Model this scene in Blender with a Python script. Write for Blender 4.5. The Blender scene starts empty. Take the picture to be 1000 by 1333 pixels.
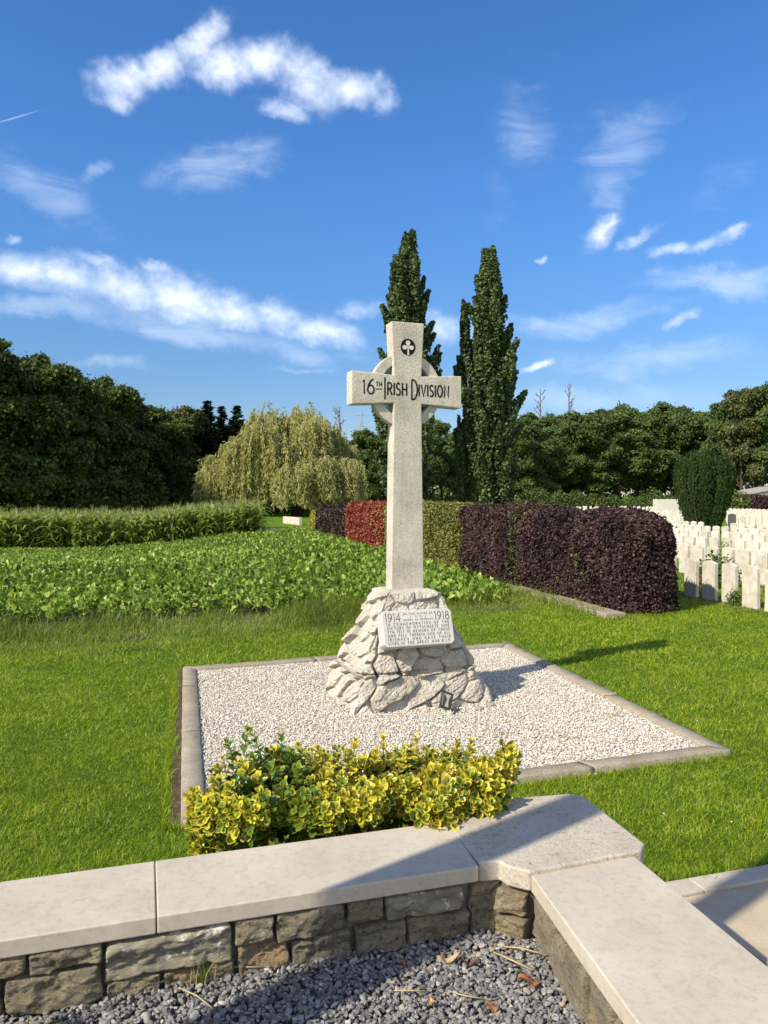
import bpy, math, random
import numpy as np
from mathutils import Vector, Matrix

R = math.radians
S = bpy.context.scene
COL = S.collection
rng = np.random.default_rng(7)
random.seed(7)

# ------------------------------------------------------------------ camera
CAM_H = 2.1                      # camera height above the lawn (lawn is z = 0)
cd = bpy.data.cameras.new("camera")
cd.sensor_fit = 'VERTICAL'
cd.sensor_height = 36.0
cd.sensor_width = 27.0
cd.lens = 27.03
cd.clip_start = 0.05
cd.clip_end = 6000
cam = bpy.data.objects.new("camera", cd)
COL.objects.link(cam)
cam.location = (0, 0, CAM_H)
cam.rotation_euler = (R(90 - 1.23), 0, 0)
S.camera = cam

# ------------------------------------------------------------------ light
SUN_EL = R(39.0)
SUN_H = np.array([-0.78, -0.63]) / math.hypot(.78, .63)      # towards the sun, on plan
SUN_STRENGTH = 4.7
SKY_STRENGTH = 0.124
S.view_settings.view_transform = 'Standard'
S.view_settings.look = 'None'
S.view_settings.gamma = 1.0
S.view_settings.exposure = 0.53
S.cycles.max_bounces = 6
S.cycles.diffuse_bounces = 3
S.cycles.glossy_bounces = 2
S.cycles.transmission_bounces = 3
S.cycles.transparent_max_bounces = 4
S.cycles.use_denoising = True
S.cycles.use_adaptive_sampling = True
S.cycles.adaptive_threshold = 0.015

sl = bpy.data.lights.new("sun", 'SUN')
sl.energy = SUN_STRENGTH
sl.angle = R(0.53)
sl.color = (1.0, 0.90, 0.73)
sun = bpy.data.objects.new("sun", sl)
COL.objects.link(sun)
to_sun = Vector((SUN_H[0] * math.cos(SUN_EL), SUN_H[1] * math.cos(SUN_EL), math.sin(SUN_EL)))
sun.rotation_euler = to_sun.to_track_quat('Z', 'Y').to_euler()
sun.location = (-20, -16, 22)

# world: Nishita sky with clouds laid out by compass bearing and elevation, plus added fill cloud behind
W = bpy.data.worlds.new("World")
S.world = W
W.use_nodes = True
wn, wl = W.node_tree.nodes, W.node_tree.links
wn.clear()
w_out = wn.new('ShaderNodeOutputWorld')
w_bg = wn.new('ShaderNodeBackground')
w_bg.inputs['Strength'].default_value = SKY_STRENGTH
wl.new(w_bg.outputs[0], w_out.inputs[0])
sky = wn.new('ShaderNodeTexSky')
sky.sky_type = 'NISHITA'
sky.sun_disc = False
sky.sun_elevation = SUN_EL
sky.sun_rotation = math.atan2(SUN_H[0], SUN_H[1])
sky.air_density = 1.0
sky.dust_density = 0.1
sky.ozone_density = 3.0


def wmath(op, a, b=None, c=None, clamp=False):
    n = wn.new('ShaderNodeMath')
    n.operation = op
    n.use_clamp = clamp
    for i, v in enumerate((a, b, c)):
        if v is None:
            continue
        if isinstance(v, (int, float)):
            n.inputs[i].default_value = v
        else:
            wl.new(v, n.inputs[i])
    return n.outputs[0]


def wrange(v, a, b, c, d, mode='SMOOTHSTEP'):
    n = wn.new('ShaderNodeMapRange')
    n.interpolation_type = mode
    wl.new(v, n.inputs[0])
    for i, x in enumerate((a, b, c, d)):
        n.inputs[i + 1].default_value = x
    return n.outputs[0]


hsv = wn.new('ShaderNodeHueSaturation')
hsv.inputs['Saturation'].default_value = 1.22
hsv.inputs['Hue'].default_value = 0.507
wl.new(sky.outputs[0], hsv.inputs['Color'])
tc = wn.new('ShaderNodeTexCoord')
sx = wn.new('ShaderNodeSeparateXYZ')
wl.new(tc.outputs['Generated'], sx.inputs[0])
az = wmath('ARCTAN2', sx.outputs[0], sx.outputs[1])
el = wmath('ARCSINE', sx.outputs[2])
ae = wn.new('ShaderNodeCombineXYZ')
wl.new(az, ae.inputs[0])
wl.new(el, ae.inputs[1])


def wnoise(scale, detail, rough, loc=(0, 0, 0), vscale=(1, 1, 1), rot=0, dist=0):
    m = wn.new('ShaderNodeMapping')
    m.inputs['Location'].default_value = loc
    m.inputs['Scale'].default_value = vscale
    m.inputs['Rotation'].default_value = (0, 0, rot)
    wl.new(ae.outputs[0], m.inputs[0])
    n = wn.new('ShaderNodeTexNoise')
    n.inputs['Scale'].default_value = scale
    n.inputs['Detail'].default_value = detail
    n.inputs['Roughness'].default_value = rough
    n.inputs['Distortion'].default_value = dist
    wl.new(m.outputs[0], n.inputs['Vector'])
    return n.outputs['Fac']


# (bearing deg, elevation deg, half width deg, half height deg, tilt deg, weight)
CLOUDS = [(-18.56, 26.81, 2.27, 1.25, 10, 1),
          (-19.07, 25.76, 1.53, 0.68, 0, 0.85),
          (-15.71, 27.88, 2.44, 1.33, 25, 1),
          (-13.21, 29.65, 2.16, 1.06, 35, 1),
          (-11.6, 28.55, 2.52, 1.25, 0, 1),
          (-8.7, 29.07, 2.78, 1.25, 0, 1),
          (-5.64, 27.9, 3.15, 1.63, -15, 1),
          (-7.21, 26.24, 2.24, 0.8, -10, 0.9),
          (-2.26, 27.56, 2.83, 1.22, -8, 0.95),
          (0.11, 26.87, 1.58, 0.97, 0, 0.78),
          (15.78, 17.97, 1.67, 0.93, 36, 1),
          (16.56, 18.54, 0.93, 0.48, 38, 0.95),
          (18.22, 17.41, 1.73, 0.44, 28, 0.72),
          (20.65, 16.69, 1.58, 0.53, 4, 0.8),
          (22.61, 16.76, 1.44, 0.57, 14, 0.84),
          (24.04, 17.25, 1.03, 0.42, 25, 0.8),
          (11.26, 9.36, 1.42, 0.43, 20, 0.98),
          (11.61, 16.56, 0.44, 0.3, 10, 0.8),
          (-25.24, 14.83, 2.95, 1.24, -5, 0.95),
          (-22.15, 14.58, 3.6, 1.46, -8, 0.95),
          (-18.66, 14.25, 3.75, 1.5, -10, 0.95),
          (-14.75, 13.86, 3.89, 1.74, -12, 0.97),
          (-11.24, 13.16, 3.43, 1.57, -10, 0.92),
          (-8.03, 12.91, 3.15, 1.38, -10, 0.88),
          (-4.55, 12.13, 3.29, 1.29, -12, 0.85),
          (-1.71, 13.4, 2.39, 0.75, -8, 0.72),
          (-20.16, 15.76, 2.03, 0.59, -8, 0.78),
          (-16.32, 15.69, 1.69, 0.55, -15, 0.78),
          (-25.92, 16.63, 0.83, 0.42, 0, 0.75),
          (4.26, 12.3, 2.26, 1.39, -10, 0.78),
          (20.69, 11.92, 1.48, 0.51, 18, 0.74),
          (17.09, 17.02, 0.72, 0.3, 30, 0.66)]
WISPS = [(-12.01, 22.59, 5.24, 1.76, 14, 0.85),
         (10.63, 25.67, 2.98, 3.88, 12, 0.55),
         (17.05, 23.28, 3.55, 2.44, 35, 0.7),
         (16.02, 20.84, 1.46, 2.32, -15, 0.6),
         (23.36, 14.07, 5.06, 0.97, -8, 1.0),
         (15.02, 12.29, 5.67, 1.14, 8, 0.95),
         (11.24, 12.1, 2.98, 0.85, 4, 0.85),
         (18.69, 9.36, 8.67, 1.46, 0, 0.7),
         (5.68, 12.01, 4.47, 1.39, 0, 0.75),
         (-23.07, 19.79, 4.97, 1.63, -18, 0.7),
         (-12.34, 10.99, 10.63, 1.06, -7, 0.95),
         (-22.17, 12.45, 6.09, 0.9, -6, 0.9),
         (-6.25, 8.88, 3.4, 0.33, 0, 0.6),
         (-19.71, 8.89, 3.61, 0.52, 0, 0.65),
         (8.73, 20.65, 2.2, 2.86, 25, 0.45),
         (23.55, 19.73, 2.8, 1.81, 20, 0.5),
         (12.36, 6.93, 12.26, 1.31, 0, 0.6),
         (-20.61, 21.71, 1.4, 0.63, 20, 0.65),
         (-15.55, 12.16, 9.88, 1.56, -8, 0.85)]


def blobs(lst):
    acc = None
    for (a, e, w, h, t, wt) in lst:
        m = wn.new('ShaderNodeMapping')
        m.vector_type = 'TEXTURE'
        m.inputs['Location'].default_value = (R(a), R(e), 0)
        m.inputs['Rotation'].default_value = (0, 0, R(t))
        m.inputs['Scale'].default_value = (R(w), R(h), 1)
        wl.new(ae.outputs[0], m.inputs[0])
        v = wn.new('ShaderNodeVectorMath')
        v.operation = 'LENGTH'
        wl.new(m.outputs[0], v.inputs[0])
        r = wrange(v.outputs['Value'], 0.0, 1.75, wt, 0.0)
        acc = r if acc is None else wmath('SMOOTH_MAX', acc, r, 0.12)
    return acc


ae0 = ae
def warp(base, scale, amount, detail):
    t = wn.new('ShaderNodeTexNoise')
    t.inputs['Scale'].default_value = scale
    t.inputs['Detail'].default_value = detail
    t.inputs['Roughness'].default_value = .62
    wl.new(ae0.outputs[0], t.inputs['Vector'])
    a_ = wn.new('ShaderNodeVectorMath')
    a_.operation = 'SUBTRACT'
    wl.new(t.outputs['Color'], a_.inputs[0])
    a_.inputs[1].default_value = (.5, .5, .5)
    b_ = wn.new('ShaderNodeVectorMath')
    b_.operation = 'MULTIPLY_ADD'
    wl.new(a_.outputs[0], b_.inputs[0])
    b_.inputs[1].default_value = (amount, amount * .7, 0)
    wl.new(base.outputs[0], b_.inputs[2])
    return b_
ae = warp(ae0, 17, .058, 8)
dense = blobs(CLOUDS)
ae = warp(ae0, 7, .12, 6)
thin = blobs(WISPS)
ae = ae0
n1 = wnoise(15, 9, .62, (3.1, 1.7, 0), (1, 1.35, 1), dist=.35)
n2 = wnoise(9, 7, .62, (7, 2, 0), (1, 2.6, 1), R(12), .9)
n3 = wnoise(60, 6, .6, (1, 5, 0), (1, 1.2, 1))
d1 = wmath('ADD', dense, wmath('MULTIPLY', wmath('SUBTRACT', n1, .5), .95))
d1 = wmath('ADD', d1, wmath('MULTIPLY', wmath('SUBTRACT', n3, .5), .5))
a1 = wmath('MULTIPLY', wrange(d1, .12, 1.45, 0, 1), wrange(dense, .04, .55, 0, 1))
d2 = wmath('ADD', thin, wmath('MULTIPLY', wmath('SUBTRACT', n2, .5), 1.7))
a2 = wmath('MULTIPLY', wrange(d2, .15, 1.4, 0, .42), wrange(thin, .02, .6, 0, 1))
alpha = wmath('MAXIMUM', wmath('MULTIPLY', a1, .93), a2)
# the thin vapour trail at the upper left
cm = wn.new('ShaderNodeMapping')
cm.vector_type = 'TEXTURE'
cm.inputs['Location'].default_value = (R(-25.38), R(23.71), 0)
cm.inputs['Rotation'].default_value = (0, 0, R(24))
cm.inputs['Scale'].default_value = (R(1.6), R(.05), 1)
wl.new(ae.outputs[0], cm.inputs[0])
cv = wn.new('ShaderNodeVectorMath')
cv.operation = 'LENGTH'
wl.new(cm.outputs[0], cv.inputs[0])
alpha = wmath('MAXIMUM', alpha, wrange(cv.outputs['Value'], .1, 1.3, .3, 0))
body = wrange(d1, .55, 1.35, 0, 1)
cc = wn.new('ShaderNodeMix')
cc.data_type = 'RGBA'
cc.inputs[6].default_value = (6.0, 6.7, 7.8, 1)
cc.inputs[7].default_value = (7.9, 8.0, 8.2, 1)
wl.new(body, cc.inputs[0])
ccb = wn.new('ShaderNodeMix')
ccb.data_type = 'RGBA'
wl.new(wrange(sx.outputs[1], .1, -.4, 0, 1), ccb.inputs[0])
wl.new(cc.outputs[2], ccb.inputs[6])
ccb.inputs[7].default_value = (9.5, 8.9, 8.0, 1)  # warm white of the unseen cloud added behind the camera
wm = wn.new('ShaderNodeMix')
wm.data_type = 'RGBA'
wl.new(alpha, wm.inputs[0])
hz = wn.new('ShaderNodeMix')
hz.data_type = 'RGBA'
hz.blend_type = 'MULTIPLY'
hz.inputs[0].default_value = 1
wl.new(hsv.outputs[0], hz.inputs[6])
hzr = wn.new('ShaderNodeValToRGB')
hzr.color_ramp.elements[0].color = (.52, .505, .55, 1)
hzr.color_ramp.elements[1].color = (.80, .98, 1.06, 1)
wl.new(wrange(el, R(-2), R(24), 0, 1), hzr.inputs[0])
wl.new(hzr.outputs[0], hz.inputs[7])
wl.new(hz.outputs[2], wm.inputs[6])
back = wmath('MULTIPLY', wrange(sx.outputs[1], -.05, -.4, 0, 1), wrange(wnoise(3.2, 8, .6, (4, 4, 1)), .42, .6, 0, .95))  # unseen cloud cover behind the camera, added to lift the shadows with neutral fill
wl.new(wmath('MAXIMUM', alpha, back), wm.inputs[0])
wl.new(ccb.outputs[2], wm.inputs[7])
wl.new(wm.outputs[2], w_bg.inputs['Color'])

# ------------------------------------------------------------------ helpers: noise, meshes, objects


def _h(ix, iy, iz, seed):
    n = (ix * 374761393 + iy * 668265263 + iz * 2147483647 + seed * 1274126177) & 0xffffffff
    n = ((n ^ (n >> 13)) * 1274126177) & 0xffffffff
    n = n ^ (n >> 16)
    return (n & 0xffff) / 65535.0


def vnoise(P, scale=1.0, seed=0):
    P = np.asarray(P, float) * scale
    i = np.floor(P).astype(np.int64)
    f = P - i
    f = f * f * (3 - 2 * f)
    r = 0
    for dx in (0, 1):
        for dy in (0, 1):
            for dz in (0, 1):
                w = (f[:, 0] if dx else 1 - f[:, 0]) * (f[:, 1] if dy else 1 - f[:, 1]) * (f[:, 2] if dz else 1 - f[:, 2])
                r = r + w * _h(i[:, 0] + dx, i[:, 1] + dy, i[:, 2] + dz, seed)
    return r - .5


def fbm(P, scale=1.0, octaves=4, seed=0):
    r, a = 0, 1.0
    for k in range(octaves):
        r = r + a * vnoise(P, scale * 2 ** k, seed + k)
        a *= .5
    return r


def smooth(x, a, b):
    t = np.clip((x - a) / (b - a), 0, 1)
    return t * t * (3 - 2 * t)


def build(name, V, F, mat=None, parent=None, smooth_shade=False, attrs=None, loc=None, world=False):
    """one mesh object from numpy vertices and a list of face arrays (each (n,k))"""
    V = np.asarray(V, float)
    if parent is not None and world:
        q = parent
        while q is not None:
            V = V - np.array(q.location)
            q = q.parent
    V = V.astype(np.float32)
    if not isinstance(F, (list, tuple)):
        F = [F]
    F = [np.asarray(f, np.int32) for f in F if len(f)]
    me = bpy.data.meshes.new(name)
    me.vertices.add(len(V))
    me.vertices.foreach_set('co', V.ravel())
    loops = np.concatenate([f.ravel() for f in F])
    tot = np.concatenate([np.full(len(f), f.shape[1], np.int32) for f in F])
    start = np.concatenate([[0], np.cumsum(tot)[:-1]]).astype(np.int32)
    me.loops.add(len(loops))
    me.loops.foreach_set('vertex_index', loops)
    me.polygons.add(len(tot))
    me.polygons.foreach_set('loop_start', start)
    me.polygons.foreach_set('loop_total', tot)
    me.polygons.foreach_set('use_smooth', np.full(len(tot), bool(smooth_shade)))
    for k, a in (attrs or {}).items():
        a = np.asarray(a, np.float32)
        if a.ndim == 1:
            at = me.attributes.new(k, 'FLOAT', 'POINT')
            at.data.foreach_set('value', a)
        else:
            at = me.attributes.new(k, 'FLOAT_VECTOR', 'POINT')
            at.data.foreach_set('vector', a.ravel())
    me.update(calc_edges=True)
    me.validate()
    if mat:
        me.materials.append(mat)
    o = bpy.data.objects.new(name, me)
    COL.objects.link(o)
    if parent:
        o.parent = parent
    if loc is not None:
        o.location = loc
    return o


def tag(o, label=None, cat=None, group=None, kind=None):
    if label:
        o['label'] = label
    if cat:
        o['category'] = cat
    if group:
        o['group'] = group
    if kind:
        o['kind'] = kind
    return o


def thing(name, label, cat, loc=(0, 0, 0), rotz=0, group=None):
    o = bpy.data.objects.new(name, None)
    o.empty_display_size = .2
    COL.objects.link(o)
    o.location = loc
    o.rotation_euler = (0, 0, rotz)
    return tag(o, label, cat, group)


def copy_tree(o, parent=None, loc=None, rotz=None, scale=None, label=None, group=None):
    c = o.copy()
    COL.objects.link(c)
    if parent:
        c.parent = parent
    for ch in list(o.children):
        copy_tree(ch, c)
    if loc is not None:
        c.location = loc
    if rotz is not None:
        c.rotation_euler = (0, 0, rotz)
    if scale is not None:
        c.scale = scale
    if label:
        c['label'] = label
    if group:
        c['group'] = group
    return c


class MB:
    """collects simple shapes into one mesh"""

    def __init__(self):
        self.v, self.f, self.n, self.a = [], {}, 0, []

    def add(self, V, F, a=None):
        V = np.asarray(V, float)
        if not isinstance(F, list) or (len(F) and np.ndim(F[0]) == 1):
            F = [F]
        for f in F:
            f = np.asarray(f, int)
            self.f.setdefault(f.shape[1], []).append(f + self.n)
        self.v.append(V)
        self.a.append(np.full(len(V), .5) if a is None else (np.full(len(V), a) if np.isscalar(a) else a))
        self.n += len(V)
        return self

    def box(self, c, s, rotz=0, a=None):
        c, s = np.array(c, float), np.array(s, float) / 2
        V = np.array([[x, y, z] for x in (-1, 1) for y in (-1, 1) for z in (-1, 1)], float) * s
        cs, sn = math.cos(rotz), math.sin(rotz)
        V = V @ np.array([[cs, sn, 0], [-sn, cs, 0], [0, 0, 1]]) + c
        return self.add(V, np.array([[0, 1, 3, 2], [4, 6, 7, 5], [0, 4, 5, 1], [2, 3, 7, 6], [0, 2, 6, 4], [1, 5, 7, 3]]), a)

    def prism(self, poly, z0, z1, a=None):
        """poly: counter-clockwise xy"""
        p = np.asarray(poly, float)
        n = len(p)
        V = np.vstack([np.c_[p, np.full(n, z0)], np.c_[p, np.full(n, z1)]])
        i = np.arange(n)
        j = (i + 1) % n
        return self.add(V, [np.stack([i, j, j + n, i + n], 1), i[None, ::-1], (i + n)[None, :]], a)

    def tube(self, pts, rad, sides=8, a=None, caps=True):
        pts = np.asarray(pts, float)
        rad = np.full(len(pts), rad) if np.isscalar(rad) else np.asarray(rad, float)
        d = np.gradient(pts, axis=0)
        d /= np.linalg.norm(d, axis=1)[:, None] + 1e-9
        ref = np.array([0, 0, 1.0]) if abs(d[:, 2]).mean() < .9 else np.array([1.0, 0, 0])
        x = np.cross(d, ref)
        x /= np.linalg.norm(x, axis=1)[:, None] + 1e-9
        y = np.cross(d, x)
        th = np.linspace(0, 2 * math.pi, sides, endpoint=False)
        ring = x[:, None, :] * np.cos(th)[None, :, None] + y[:, None, :] * np.sin(th)[None, :, None]
        V = (pts[:, None, :] + ring * rad[:, None, None]).reshape(-1, 3)
        k, s = np.meshgrid(np.arange(len(pts) - 1), np.arange(sides), indexing='ij')
        s2 = (s + 1) % sides
        F = np.stack([k * sides + s, k * sides + s2, (k + 1) * sides + s2, (k + 1) * sides + s], -1).reshape(-1, 4)
        fs = [F]
        if caps:
            fs += [np.arange(sides)[None, ::-1], (np.arange(sides) + (len(pts) - 1) * sides)[None, :]]
        return self.add(V, fs, a)

    def build(self, name, mat, parent=None, smooth_shade=False, attr='tint', loc=None, world=False):
        return build(name, np.vstack(self.v), [np.vstack(x) for x in self.f.values()], mat, parent, smooth_shade,
                     {attr: np.concatenate(self.a)}, loc, world)


def frames(Y, N):
    """orthonormal axes X,Y,Z: Y along the leaf, Z about N"""
    Y = Y / (np.linalg.norm(Y, axis=1)[:, None] + 1e-9)
    X = np.cross(Y, N)
    X /= np.linalg.norm(X, axis=1)[:, None] + 1e-9
    return X, Y, np.cross(X, Y)


def scatter(tv, tf, P, X, Y, Z, size):
    """copies of a small template (verts tv, face arrays tf) at P with axes X,Y,Z and size (n,) or (n,3)"""
    n, k = len(P), len(tv)
    size = np.asarray(size, float)
    if size.ndim == 1:
        size = np.repeat(size[:, None], 3, 1)
    s = tv[None] * size[:, None, :]
    V = P[:, None, :] + s[..., 0:1] * X[:, None, :] + s[..., 1:2] * Y[:, None, :] + s[..., 2:3] * Z[:, None, :]
    off = (np.arange(n) * k)[:, None, None]
    return V.reshape(-1, 3), [(np.asarray(f)[None] + off).reshape(-1, np.asarray(f).shape[1]) for f in tf]


def rvec(n):
    v = rng.normal(size=(n, 3))
    return v / np.linalg.norm(v, axis=1)[:, None]


def in_poly(P, poly):
    x, y = P[:, 0], P[:, 1]
    r = np.zeros(len(P), bool)
    n = len(poly)
    for i in range(n):
        x1, y1 = poly[i]
        x2, y2 = poly[(i + 1) % n]
        c = ((y1 > y) != (y2 > y)) & (x < (x2 - x1) * (y - y1) / (y2 - y1 + 1e-12) + x1)
        r ^= c
    return r


def bevel(o, w, seg=2, angle=30):
    m = o.modifiers.new('bevel', 'BEVEL')
    m.width = w
    m.segments = seg
    m.limit_method = 'ANGLE'
    m.angle_limit = R(angle)
    return o


# ------------------------------------------------------------------ materials
class Mat:
    def __init__(self, name, rough=.7, spec=.3):
        self.m = bpy.data.materials.new(name)
        self.m.use_nodes = True
        self.n, self.l = self.m.node_tree.nodes, self.m.node_tree.links
        self.b = self.n['Principled BSDF']
        self.b.inputs['Roughness'].default_value = rough
        self.b.inputs['Specular IOR Level'].default_value = spec
        self._obj = None

    @property
    def obj(self):
        if self._obj is None:       # object coordinates, shifted per object so copies differ
            t = self.n.new('ShaderNodeTexCoord').outputs['Object']
            r = self.n.new('ShaderNodeObjectInfo').outputs['Random']
            v = self.n.new('ShaderNodeVectorMath')
            v.operation = 'MULTIPLY_ADD'
            self.l.new(r, v.inputs[0])
            v.inputs[1].default_value = (31, 17, 23)
            self.l.new(t, v.inputs[2])
            self._obj = v.outputs[0]
        return self._obj

    def attr(self, name):
        a = self.n.new('ShaderNodeAttribute')
        a.attribute_name = name
        return a

    def noise(self, scale, detail=5, rough=.6, vec=None, vscale=None, dist=0):
        t = self.n.new('ShaderNodeTexNoise')
        t.inputs['Scale'].default_value = scale
        t.inputs['Detail'].default_value = detail
        t.inputs['Roughness'].default_value = rough
        t.inputs['Distortion'].default_value = dist
        v = vec or self.obj
        if vscale:
            mp = self.n.new('ShaderNodeMapping')
            mp.inputs['Scale'].default_value = vscale
            self.l.new(v, mp.inputs[0])
            v = mp.outputs[0]
        self.l.new(v, t.inputs['Vector'])
        return t.outputs['Fac']

    def voro(self, scale, feature='F1', rnd=1.0, out='Distance'):
        t = self.n.new('ShaderNodeTexVoronoi')
        t.feature = feature
        t.inputs['Scale'].default_value = scale
        t.inputs['Randomness'].default_value = rnd
        self.l.new(self.obj, t.inputs['Vector'])
        return t.outputs[out]

    def ramp(self, fac, stops, interp='LINEAR'):
        r = self.n.new('ShaderNodeValToRGB')
        r.color_ramp.interpolation = interp
        e = r.color_ramp.elements
        while len(e) < len(stops):
            e.new(.5)
        for k, (p, c) in enumerate(stops):
            e[k].position = p
            e[k].color = (*c, 1) if not np.isscalar(c) else (c, c, c, 1)
        self.l.new(fac, r.inputs[0])
        return r.outputs[0]

    def mix(self, fac, a, b, mode='MIX'):
        x = self.n.new('ShaderNodeMix')
        x.data_type = 'RGBA'
        x.blend_type = mode
        for idx, v in ((0, fac), (6, a), (7, b)):
            if isinstance(v, (int, float)):
                x.inputs[idx].default_value = v
            elif isinstance(v, tuple):
                x.inputs[idx].default_value = (*v, 1)
            else:
                self.l.new(v, x.inputs[idx])
        return x.outputs[2]

    def math(self, op, a, b=None):
        x = self.n.new('ShaderNodeMath')
        x.operation = op
        for i, v in enumerate((a, b)):
            if v is None:
                continue
            if isinstance(v, (int, float)):
                x.inputs[i].default_value = v
            else:
                self.l.new(v, x.inputs[i])
        return x.outputs[0]

    def color(self, c):
        if isinstance(c, tuple):
            self.b.inputs['Base Color'].default_value = (*c, 1)
        else:
            self.l.new(c, self.b.inputs['Base Color'])
        return self

    def bump(self, h, strength=.5, dist=.01):
        b = self.n.new('ShaderNodeBump')
        b.inputs['Strength'].default_value = strength
        b.inputs['Distance'].default_value = dist
        self.l.new(h, b.inputs['Height'])
        self.l.new(b.outputs[0], self.b.inputs['Normal'])
        return self

    def translucent(self, amount, color):
        t = self.n.new('ShaderNodeBsdfTranslucent')
        if isinstance(color, tuple):
            t.inputs[0].default_value = (*color, 1)
        else:
            self.l.new(color, t.inputs[0])
        x = self.n.new('ShaderNodeMixShader')
        x.inputs[0].default_value = amount
        self.l.new(self.b.outputs[0], x.inputs[1])
        self.l.new(t.outputs[0], x.inputs[2])
        self.l.new(x.outputs[0], self.n['Material Output'].inputs[0])
        return self


def leaf_mat(name, stops, trans=.25, rough=.5, spec=.35, big=None):
    """leaf colours picked by a per-leaf random number stored on the mesh"""
    k = Mat(name, rough, spec)
    c = k.ramp(k.attr('tint').outputs['Fac'], stops)
    if big:
        c = k.mix(k.ramp(k.noise(big[0], 3), [(.35, 0.0), (.65, 1.0)]), c, k.mix(1.0, c, big[1], 'MULTIPLY'))
    k.color(c).translucent(trans, k.mix(1.0, c, (1.3, 1.25, .6), 'MULTIPLY'))
    return k.m


def plain(name, c, rough=.7, spec=.3):
    return Mat(name, rough, spec).color(c).m


# lawn sheet
k = Mat('lawn_turf', .9, .1)
c = k.ramp(k.noise(55, 6, .7), [(.3, (.045, .095, .008)), (.55, (.105, .19, .012)), (.75, (.19, .29, .03))])
c = k.mix(k.ramp(k.noise(.35, 4, .6), [(.4, 0.0), (.62, 1.0)]), c, k.mix(1.0, c, (1.25, 1.1, .9), 'MULTIPLY'))
k.color(c).bump(k.noise(120, 5, .8), .8, .03)
M_TURF = k.m
M_GRASS = leaf_mat('grass_blade', [(0, (.042, .095, .006)), (.35, (.148, .255, .010)), (.8, (.255, .375, .018)), (.95, (.40, .48, .05)), (1, (.40, .36, .13))], .35, .5, .3,
                   (.6, (1.2, 1.06, .85)))
M_LONG = leaf_mat('long_grass_blade', [(0, (.08, .12, .012)), (.5, (.20, .27, .025)), (.85, (.30, .35, .06)), (1, (.42, .38, .18))], .35, .55, .3, (.5, (.85, .9, 1.1)))
M_BEET = leaf_mat('beet_leaf', [(0, (.06, .115, .010)), (.5, (.21, .33, .045)), (.9, (.34, .46, .09)), (1, (.46, .50, .14))], .32, .42, .35)
M_CORN = leaf_mat('maize_leaf', [(0, (.07, .12, .02)), (.5, (.17, .25, .05)), (.8, (.28, .36, .10)), (.9, (.36, .38, .14)), (1, (.46, .42, .22))], .38, .5, .4)
M_SOIL = Mat('field_soil', .95, .1)
M_SOIL.color(M_SOIL.ramp(M_SOIL.noise(8, 6), [(.3, (.035, .045, .018)), (.7, (.08, .075, .04))])).bump(M_SOIL.noise(25, 5), .8, .05)
M_SOIL = M_SOIL.m

# pale carved limestone (cross)
def stone_mat(name, lo, mid, hi, fine=90, stain=None, bumpd=.004, bumps=.6, rough=.85, speck=.5):
    k = Mat(name, rough, .2)
    c = k.ramp(k.noise(3.2, 7, .65), [(.3, lo), (.5, mid), (.7, hi)])
    sp = k.ramp(k.noise(fine, 4, .75), [(.36, 0.0), (.5, 1.0)])
    c = k.mix(sp, k.mix(1.0, c, (speck, speck, speck * .97), 'MULTIPLY'), c)
    if stain:
        s = k.ramp(k.noise(stain[0], 6, .7), [(stain[1], 0.0), (stain[1] + .12, 1.0)])
        c = k.mix(k.math('MULTIPLY', s, stain[2]), c, stain[3])
    h = k.math('ADD', k.noise(fine * .6, 5, .7), k.math('MULTIPLY', k.noise(fine * 2.2, 3, .7), .5))
    k.color(c).bump(h, bumps, bumpd)
    return k.m


M_CROSS = stone_mat('tooled_limestone', (.46, .43, .37), (.58, .54, .465), (.66, .62, .54), 75, (7, .58, .45, (.40, .36, .28)), .006, .9, .9, .62)
k = Mat('weathered_cross_limestone', .9, .2)
c = k.ramp(k.noise(3.2, 7, .65), [(.3, (.44, .41, .35)), (.5, (.57, .53, .455)), (.7, (.65, .61, .53))])
c = k.mix(k.ramp(k.noise(75, 4, .75), [(.36, 0.0), (.5, 1.0)]), k.mix(1.0, c, (.62, .62, .60), 'MULTIPLY'), c)
c = k.mix(k.ramp(k.noise(150, 2, .6), [(.62, 0.0), (.7, .5)]), c, (.74, .70, .62))
c = k.mix(k.ramp(k.noise(5, 6, .7, vscale=(3.5, 3.5, .28)), [(.5, 0.0), (.68, .42)]), c, (.34, .32, .27))
c = k.mix(k.ramp(k.noise(13, 6, .75), [(.6, 0.0), (.72, .55)]), c, (.40, .35, .24))
h = k.math('ADD', k.noise(45, 5, .7), k.math('MULTIPLY', k.noise(165, 3, .7), .5))
k.color(c).bump(h, .95, .007)
M_CROSS = k.m
M_ROCK = stone_mat('rough_limestone', (.38, .35, .295), (.49, .46, .395), (.57, .535, .47), 48, (4.5, .55, .55, (.40, .33, .24)), .010, 1.0, .95, .62)
M_PLAQUE = stone_mat('plaque_stone', (.5, .48, .45), (.56, .54, .51), (.6, .58, .55), 60, (14, .62, .35, (.38, .36, .33)), .002, .5, .85, .82)
M_LETTER = plain('letter_paint', (.012, .012, .013), .8, .1)
M_LETTER2 = plain('engraved_letter_grey', (.10, .098, .095), .9, .1)
M_SHAM = plain('shamrock_stone', (.62, .59, .53), .8, .2)
M_COPING = stone_mat('smooth_coping_limestone', (.415, .37, .30), (.47, .42, .34), (.53, .475, .39), 34, (3.0, .57, .45, (.38, .325, .25)), .002, .5, .8, .87)
k = Mat('weathered_coping_limestone', .9, .15)
c = k.ramp(k.noise(4, 7, .7), [(.3, (.41, .365, .295)), (.5, (.50, .45, .365)), (.7, (.575, .525, .44))])
c = k.mix(k.ramp(k.noise(46, 6, .75), [(.34, .8), (.45, 0.0)]), c, (.20, .18, .14))
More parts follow.
